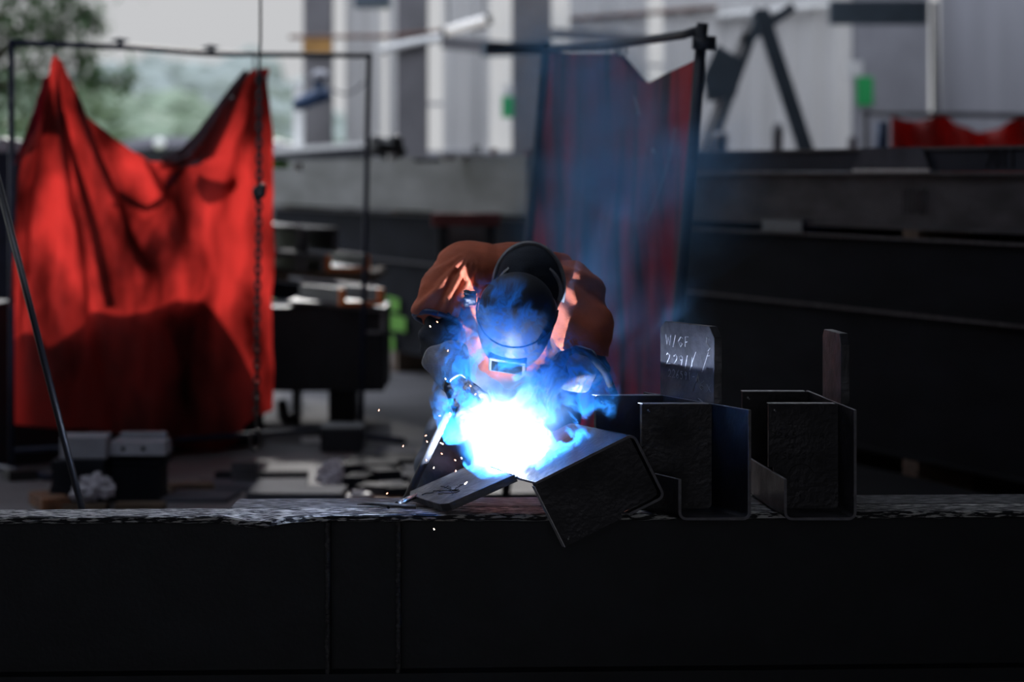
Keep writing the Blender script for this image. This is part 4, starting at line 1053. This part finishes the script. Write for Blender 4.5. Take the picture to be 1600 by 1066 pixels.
# open the sleeves by trimming below their hems
bmm = bmesh.new(); bmm.from_mesh(me)
def cut(pt, nrm, cond):
    geom = [f for f in bmm.faces if cond(f.calc_center_median())]
    gs = set(geom); es = {e for f in geom for e in f.edges}; vs_ = {v for f in geom for v in f.verts}
    bmesh.ops.bisect_plane(bmm, geom=list(gs)+list(es)+list(vs_), plane_co=pt, plane_no=nrm, clear_outer=True)
cut(Vector((.24, 7.62, .965)), Vector((.08, -.1, -1)), lambda c: c.x > .10 and c.z < 1.03)
cut(Vector((-.235, 7.6, 1.075)), Vector((-.25, -.35, -.9)), lambda c: c.x < -.13 and c.z < 1.16 and c.y < 7.8)
bmm.to_mesh(me); bmm.free()
sh = link('shirt', me, M['orange_cloth'], t, True); so = sh.modifiers.new('s', 'SOLIDIFY'); so.thickness = .004
# navy sleeve trim on his right arm
bm = bmesh.new(); pts = []
c = Vector((-.236, 7.6, 1.072)); nrm = Vector((-.25, -.35, -.9)).normalized(); u, v = frame(nrm)
for k in range(33): a = 2*math.pi*k/32; pts.append(c+Vector((.004, .012, .012))+(u*math.cos(a)+v*math.sin(a))*(.074+.004*math.sin(a*5)))
add_tube(bm, pts, .009, 8, False); obj('sleeve_trim', bm, M['blue_enamel'], t, True)
# dark under-sleeves down to the gloves
for nm, el, sh_, wr in (('under_sleeve', eL, sL, wL), ('under_sleeve', eR, sR, wR)):
    bm = bmesh.new(); add_capsule(bm, lerp(sh_, el, .5), .062, el, .06); add_capsule(bm, el, .056, lerp(el, wr, .8), .032)
    link(nm, remesh(bm, .008, 3, lambda p, n: .006*math.sin(p.z*90+p.x*60)+.004*noise.noise(p*20)), M['navy_cloth'], t, True)
# trousers
bm = bmesh.new(); add_ell(bm, pel, (.185, .16, .15))
for h, k, a in ((hipL, knL, anL), (hipR, knR, anR)):
    add_capsule(bm, h, .115, k, .085); add_capsule(bm, k, .082, a+Vector((0, 0, .02)), .065)
link('trousers', remesh(bm, .012, 4, lambda p, n: .009*noise.noise(p*10)+.005*math.sin(p.z*55+p.x*20)), M['denim'], t, True)
for a in (anL, anR):
    bm = bmesh.new(); add_capsule(bm, a+Vector((0, .02, .05)), .06, a+Vector((0, .04, -.04)), .056); add_capsule(bm, a+Vector((0, .06, -.05)), .05, a+Vector((0, -.17, -.055)), .046)
    me = remesh(bm, .009, 3); 
    for v in me.vertices: v.co.z = max(v.co.z, .003)
    link('boot', me, M['rubber'], t, True)
# gloves: gauntlet + palm + five fingers
def glove(wr, el, palm_dir, side, curl, parent, thumb_side):
    d = palm_dir.normalized(); sd = side.normalized(); cd = curl.normalized()
    bm = bmesh.new(); kn = wr+d*.085
    add_capsule(bm, wr+sd*.018, .027, kn+sd*.022, .022); add_capsule(bm, wr-sd*.018, .027, kn-sd*.022, .022); add_capsule(bm, wr, .029, kn, .024)
    for k, (off, ln) in enumerate(((-.036, .078), (-.012, .088), (.012, .084), (.035, .068))):
        p = kn+sd*off; q1 = p+d*ln*.36+cd*ln*.16; q2 = q1+d*ln*.12+cd*ln*.34; q3 = q2-d*ln*.16+cd*ln*.24
        add_capsule(bm, p, .0125, q1, .0120, 10, 3); add_capsule(bm, q1, .0120, q2, .0112, 10, 3); add_capsule(bm, q2, .0112, q3, .0098, 10, 3)
    p = wr+d*.02+sd*thumb_side*.035; q1 = p+sd*thumb_side*.03+d*.028+cd*.012; q2 = q1+d*.03+cd*.028; q3 = q2+d*.012+cd*.022
    add_capsule(bm, p, .017, q1, .015, 10, 3); add_capsule(bm, q1, .015, q2, .013, 10, 3); add_capsule(bm, q2, .013, q3, .011, 10, 3)
    g_ = link('glove', remesh(bm, .0042, 2, lambda p, n: .002*noise.noise(p*60)), M['dark_leather'], parent, True)
    # flared cuff
    ax_ = (el-wr).normalized(); bm = bmesh.new(); u, v = frame(ax_); rings = []
    for k, (s, r) in enumerate(((-.012, .037), (.03, .047), (.07, .056), (.11, .066), (.15, .074))):
        rings.append([bm.verts.new(wr+ax_*s+(u*math.cos(a)+v*math.sin(a))*(r*(1+.09*math.sin(a*3+k)+.05*math.sin(a*7)))) for a in [2*math.pi*q/28 for q in range(28)]])
    for A_, B_ in zip(rings, rings[1:]):
        for q in range(28): bm.faces.new((A_[q], A_[(q+1) % 28], B_[(q+1) % 28], B_[q]))
    c_ = obj('cuff', bm, M['leather'], g_, True); c_.modifiers.new('s', 'SOLIDIFY').thickness = .003; c_.modifiers.new('b', 'SUBSURF').render_levels = 1
    return g_
hR = Vector((.105, 7.285, .925))
glove(wL, eL, Vector((.35, -.45, -.8)), Vector((.9, .25, .25)), Vector((.2, .4, -.6)), t, 1)
glove(wR+Vector((-.012, -.02, -.01)), eR, Vector((-.62, -.35, -.70)), Vector((.3, .55, -.55)), Vector((-.35, -.6, -.6)), t, -1)
# helmet
fwd = Vector((-.14, -.52, -.58)).normalized(); upv = Vector((0.02, -.75, .62)); rt = fwd.cross(upv).normalized(); upv = rt.cross(fwd).normalized()
R3 = Matrix((rt, upv, -fwd)).transposed()     # local x right, y up (crown), z backwards
hc = W(808, 487, 7.44)
def HL(x, y, z): return hc+R3 @ Vector((x, y, z))
bm = bmesh.new(); bmesh.ops.create_uvsphere(bm, u_segments=56, v_segments=40, radius=1, matrix=Matrix.Rotation(math.pi/2, 4, 'X'))
dele = []
for v in bm.verts:
    x, y, z = v.co
    q = max(0, -y)
    hw = .120*(1-.22*q*q); hh = .125 if y > 0 else .185
    # the face part reaches forward and narrows to a squarish chin
    zz = z*(.150 if z < 0 else .120)*(1+.10*q)
    xx = math.copysign(abs(x)**(.85 if y < 0 else 1), x)*hw
    yy = math.copysign(abs(y)**(.9 if y < 0 else 1), y)*hh
    if z < -.2 and y < 0: zz -= .012*math.sin(min(1, q)*math.pi)
    v.co = HL(xx, yy, zz)
    if z > .35 and y < .35: dele.append(v)
bmesh.ops.delete(bm, geom=dele, context='VERTS')
h = obj('helmet', bm, M['helmet'], t, True); h.modifiers.new('s', 'SOLIDIFY').thickness = .004
MH = Matrix.Translation(hc) @ R3.to_4x4()
obj('lens_frame', box((-.058, -.10, -.168), (.058, -.035, -.135), MH, .006), M['helmet'], h)
obj('filter_lens', box((-.048, -.09, -.171), (.048, -.045, -.165), MH, .002), M['lens'], h)
pts = [HL(.124*math.sin(a_), .012, -.152*math.cos(a_)+.0) for a_ in [lerp(-1.7, 1.7, q/24) for q in range(25)]]
obj('brow_rim', tube(pts, .0035, 8), M['helmet'], h, True)
pts = [HL(.118*math.cos(a_), -.02+.13*math.sin(a_), .035) for a_ in [lerp(-.1, math.pi+.1, q/24) for q in range(25)]]
obj('back_rim', tube(pts, .0045, 8), M['tape'], h, True)
# side knob
c = W(734, 466, 7.44); bm = bmesh.new(); add_tube(bm, [c+Vector((-.016, 0, 0)), c+Vector((.02, 0, 0))], [.021, .024], 14)
for k in range(8): a = k*math.pi/4; add_ell(bm, c+Vector((-.01, .022*math.cos(a), .022*math.sin(a))), (.012, .006, .006), n=8)
link('knob', remesh(bm, .004, 1), M['rubber'], h, True)
# dark hood behind the helmet with grey tape bands
hd = W(826, 448, 7.60); bm = bmesh.new(); add_ell(bm, hd, (.108, .12, .135)); add_ell(bm, hd+Vector((-.01, -.02, -.06)), (.10, .10, .10)); add_capsule(bm, hd+Vector((0, .03, -.02)), .1, hd+Vector((0, .1, -.08)), .1)
link('hood', remesh(bm, .008, 2, lambda p, n: .003*noise.noise(p*22)), M['navy_cloth'], t, True)
for dy, rr, nm in ((-.02, 1.0, 'tape_band'), (-.075, .80, 'tape_band')):
    pts = []
    for k in range(25):
        a = lerp(-.35, math.pi+.35, k/24); rx = .112*rr if dy == -.02 else .100; rz = .139*rr if dy == -.02 else .088
        pts.append(hd+Vector((rx*math.cos(a), dy, rz*math.sin(a)-(0 if dy == -.02 else .01))))
    bm = bmesh.new(); prev = None
    for i, p in enumerate(pts):
        rad = (p-hd); rad.y = 0; rad.normalize()
        ring = [bm.verts.new(p+Vector((0, -.005, 0))), bm.verts.new(p+rad*.006), bm.verts.new(p+Vector((0, .006, 0))), bm.verts.new(p-rad*.006)]
        if prev:
            for q in range(4): bm.faces.new((prev[q], prev[(q+1) % 4], ring[(q+1) % 4], ring[q]))
        prev = ring
    obj(nm, bm, M['tape'], t)
adopt(t)

# torch in his left hand
tip = ARC+Vector((.008, .004, .012)); t = thing('welding_torch', 'welding torch held in the glove, nozzle at the arc', 'torch', tip)
g0 = Vector((.10, 7.27, .90)); g1 = Vector((.16, 7.31, 1.0))
obj('nozzle', tube([tip, tip+(Vector((.03, .03, .07)))], [.008, .011], 14), M['brass'], t, True)
obj('neck', tube([tip+Vector((.028, .028, .065)), tip+Vector((.055, .06, .12)), Vector((.062, 7.22, .85)), g0], [.009, .009, .010, .012], 12), M['rubber'], t, True)
obj('handle', tube([lerp(g0, g1, -.2), g0, g1], [.014, .018, .016], 14), M['rubber'], t, True)
obj('cable', tube([g1, Vector((.19, 7.33, 1.015)), Vector((.235, 7.355, 1.0)), Vector((.285, 7.40, .94)), Vector((.335, 7.48, .82)), Vector((.38, 7.58, .6)), Vector((.41, 7.7, .3)), Vector((.4, 7.8, .014))], .012, 10), M['rubber'], t, True); adopt(t)
# prop rod at his right leg
tag(obj('prop_rod', tube([W(703, 640, 7.46), W(668, 712, 7.5), W(626, 800, 7.56)], .0125, 12), M['grey_steel'], None, True), 'pale round rod propped from the glove down behind the girder', 'rod')

# arc itself
bm = bmesh.new(); bmesh.ops.create_icosphere(bm, subdivisions=3, radius=.0035, matrix=Matrix.Translation(ARC))
o = obj('welding_arc', bm, mat('arc_plasma', (1, 1, 1), emit=(.8, .9, 1), estr=400), None, True); tag(o, 'glaring blue-white welding arc at the joint', 'arc')

# sparks
sm = mat('hot_spark', (1, .4, .2), emit=(1, .42, .22), estr=6); sm2 = mat('white_hot_spark', (1, .8, .6), emit=(1, .8, .6), estr=8)
sk = [(672, 510, 'beside the dark glove, the lower of a pair'), (683, 503, 'beside the dark glove, the upper of a pair'), (700, 548, 'right above the pale glove cuff'), (678, 827, 'in front of the black girder'), (605, 771, 'above the hammer head'),
      (666, 719, 'just left of the welder leg'), (678, 731, 'low over the flat plate corner'), (690, 709, 'in front of the dark trouser leg'), (667, 690, 'on the line of the pale rod'), (728, 755, 'on the flat plate, a streak'),
      (711, 719, 'near the glow, low'), (630, 697, 'far out left over the scrap'), (703, 646, 'by the glove cuff edge, high'), (687, 650, 'on the pale rod, high'), (691, 677, 'short streak beside the rod'), (690, 693, 'short streak below the other streak'),
      (735, 603, 'in the blue smoke near the helmet chin'), (743, 616, 'in the blue smoke under the first'), (696, 592, 'faint one by the glove'), (592, 641, 'faint one far over the floor'), (712, 736, 'faint one near the plate'), (721, 716, 'tiny one at the glow edge'), (676, 693, 'tiny one beside the rod'), (665, 681, 'tiny one left of the rod'), (747, 645, 'in the glow near the helmet'), (760, 628, 'over the bright smoke')]
for i, (px, py, lab) in enumerate(sk):
    c = W(px, py, 7.0+.05*math.sin(i)); a = Vector((random.uniform(-1, 1), 0, random.uniform(-1.6, .4))).normalized()
    L = .003 if 'streak' not in lab else .008
    bm = bmesh.new(); add_capsule(bm, c-a*L/2, .0011, c+a*L/2, .0017, 8, 3)
    tag(obj('spark', bm, sm if i % 3 else sm2, None, True), 'glowing orange spark '+lab, 'spark', 'sparks flying from the arc')

# ------------------------------------------------------------------ smoke
class E:
    """tiny expression builder for shader math"""
    t = None
    def __init__(s, o): s.o = o
    @staticmethod
    def op(kind, *a):
        n = E.t.nodes.new('ShaderNodeMath'); n.operation = kind
        for i, x in enumerate(a):
            if isinstance(x, E): E.t.links.new(x.o, n.inputs[i])
            else: n.inputs[i].default_value = float(x)
        return E(n.outputs[0])
    def __add__(s, b): return E.op('ADD', s, b)
    __radd__ = __add__
    def __sub__(s, b): return E.op('SUBTRACT', s, b)
    def __rsub__(s, b): return E.op('SUBTRACT', b, s)
    def __mul__(s, b): return E.op('MULTIPLY', s, b)
    __rmul__ = __mul__
    def __truediv__(s, b): return E.op('DIVIDE', s, b)
    def __pow__(s, b): return E.op('POWER', s, b)
def emax(a, b): return E.op('MAXIMUM', a, b)
def emin(a, b): return E.op('MINIMUM', a, b)
def smooth(x, a, b):
    n = E.t.nodes.new('ShaderNodeMapRange'); n.interpolation_type = 'SMOOTHSTEP'
    E.t.links.new(x.o, n.inputs[0]); n.inputs[1].default_value = a; n.inputs[2].default_value = b; n.inputs[3].default_value = 0; n.inputs[4].default_value = 1
    return E(n.outputs[0])
def vdist2(vec, c, inv):
    """squared distance to c with per-axis scale"""
    n = E.t.nodes.new('ShaderNodeVectorMath'); n.operation = 'SUBTRACT'; E.t.links.new(vec, n.inputs[0]); n.inputs[1].default_value = c
    m = E.t.nodes.new('ShaderNodeVectorMath'); m.operation = 'MULTIPLY'; E.t.links.new(n.outputs[0], m.inputs[0]); m.inputs[1].default_value = inv
    d = E.t.nodes.new('ShaderNodeVectorMath'); d.operation = 'DOT_PRODUCT'; E.t.links.new(m.outputs[0], d.inputs[0]); E.t.links.new(m.outputs[0], d.inputs[1])
    return E(d.outputs['Value'])
def gauss(vec, c, r):
    if not hasattr(r, '__len__'): r = (r, r, r)
    return E.op('EXPONENT', vdist2(vec, c, [1/q for q in r])*-1)
def noise_n(vec, scale, detail, dist=0.0, rough=.5):
    n = E.t.nodes.new('ShaderNodeTexNoise'); n.inputs['Scale'].default_value = scale; n.inputs['Detail'].default_value = detail
    n.inputs['Distortion'].default_value = dist; n.inputs['Roughness'].default_value = rough
    E.t.links.new(vec, n.inputs['Vector']); return n
def smoke_mat(name, build, color, aniso=0.0, step=1.0):
    m = bpy.data.materials.new(name); m.use_nodes = True; t = m.node_tree; t.nodes.clear(); E.t = t
    out = t.nodes.new('ShaderNodeOutputMaterial'); tc = t.nodes.new('ShaderNodeTexCoord')
    sc = t.nodes.new('ShaderNodeVolumePrincipled'); sc.inputs['Color'].default_value = (*color, 1); sc.inputs['Anisotropy'].default_value = aniso
    sc.inputs['Absorption Color'].default_value = (0, 0, 0, 1)
    dens = build(tc.outputs['Object'], t, sc)
    t.links.new(dens.o, sc.inputs['Density']); t.links.new(sc.outputs[0], out.inputs['Volume'])
    m.cycles.volume_step_rate = step
    return m
def warp(t, vec, scale, amt, detail=2):
    n = noise_n(vec, scale, detail)
    s = t.nodes.new('ShaderNodeVectorMath'); s.operation = 'SUBTRACT'; t.links.new(n.outputs['Color'], s.inputs[0]); s.inputs[1].default_value = (.5, .5, .5)
    m = t.nodes.new('ShaderNodeVectorMath'); m.operation = 'SCALE'; t.links.new(s.outputs[0], m.inputs[0]); m.inputs['Scale'].default_value = amt
    a = t.nodes.new('ShaderNodeVectorMath'); a.operation = 'ADD'; t.links.new(vec, a.inputs[0]); t.links.new(m.outputs[0], a.inputs[1])
    return a.outputs[0]
def hot(vec, t, sc):
    env = None
    for px, py, Y, r, k in ((785, 685, 7.10, .10, 1.7), (830, 635, 7.12, .085, 1.4), (770, 610, 7.16, .060, 1.0), (895, 640, 7.08, .045, .8), (740, 660, 7.08, .045, .8),
                         (735, 540, 7.16, .042, 1.6), (790, 500, 7.18, .062, 1.0), (745, 485, 7.16, .034, 1.4), (870, 590, 7.14, .06, .9), (925, 615, 7.16, .06, .35)):
        g_ = gauss(vec, W(px, py, Y), (r*1.45, r*.6, r*1.6))*k
        env = g_ if env is None else env+g_
    sq = t.nodes.new('ShaderNodeVectorMath'); sq.operation = 'MULTIPLY'; t.links.new(vec, sq.inputs[0]); sq.inputs[1].default_value = (1, .3, 1)
    wv = warp(t, sq.outputs[0], 6.0, .16, 2)
    wv = warp(t, wv, 22.0, .045, 2)
    n1 = E(noise_n(wv, 8.0, 4.0, .0, .62).outputs['Fac'])
    ridge = emax(1-E.op('ABSOLUTE', n1-.5)*16.0, 0)**1.5           # thin curling sheets
    body = smooth(n1, .53, .64)
    wis = ridge*1.1+body*.7
    core = smooth(env, .7, 1.5)
    # smoke lying in the gap between glove and helmet, where the light escapes upwards
    gap = gauss(vec, W(900, 480, 7.36), (.075, .08, .10))
    near = smooth(vdist2(vec, tuple(ARC), (1, 1, 1)), .002, .03)
    d = smooth(env, .04, .5)*wis*near*18+core*2.4+gap*(.35+n1)*1.3
    cm = t.nodes.new('ShaderNodeMix'); cm.data_type = 'RGBA'; t.links.new(smooth(env, .9, 1.8).o, cm.inputs[0])
    cm.inputs[6].default_value = (.06, .40, 1, 1); cm.inputs[7].default_value = (.55, .80, 1, 1)  # smoke colour whitened towards the core to stand for the glare
    t.links.new(cm.outputs[2], sc.inputs['Color'])
    return d
bm = bmesh.new(); c = W(815, 600, 7.12); add_ell(bm, c+Vector((0.01, .01, .02)), (.29, .19, .34), n=32)
o = obj('welding_smoke', bm, smoke_mat('hot_welding_smoke', hot, (.32, .62, 1.0), .0, .28)); tag(o, 'brilliant blue-white curling smoke around the arc, before the helmet', 'smoke', None, 'stuff')
def plume(vec, t, sc):
    pts = ((880, 560, 7.45, .09), (895, 470, 7.75, .10), (905, 380, 8.1, .11), (930, 300, 8.5, .13), (950, 220, 8.9, .16), (930, 150, 9.3, .20), (900, 110, 9.6, .22), (985, 520, 7.9, .15), (1010, 600, 7.8, .13), (960, 590, 7.6, .1), (1060, 300, 9.6, .2), (1150, 290, 9.8, .2))
    env = None
    for px, py, Y, r in pts:
        g_ = gauss(vec, W(px, py, Y), (r*1.1, r*1.4, r*1.3))*(3.4 if 290 < py < 520 and px < 932 else .8); env = g_ if env is None else env+g_
    wv = warp(t, vec, 2.4, .35, 2)
    n1 = E(noise_n(wv, 3.4, 5.0, .3, .6).outputs['Fac'])
    return smooth(n1, .34, .70)*emin(env, 2.0)*2.8
bm = bmesh.new(); add_tube(bm, [W(915, 680, 7.72), W(910, 560, 7.8), W(915, 380, 8.35), W(935, 200, 9.0), W(925, 20, 9.5)], [.15, .40, .55, .85, .7], 20)
o = obj('smoke_plume', bm, smoke_mat('drifting_smoke', plume, (.28, .62, 1.0), .0, .35)); tag(o, 'pale blue smoke plume drifting up past the sooty curtain', 'smoke', None, 'stuff')
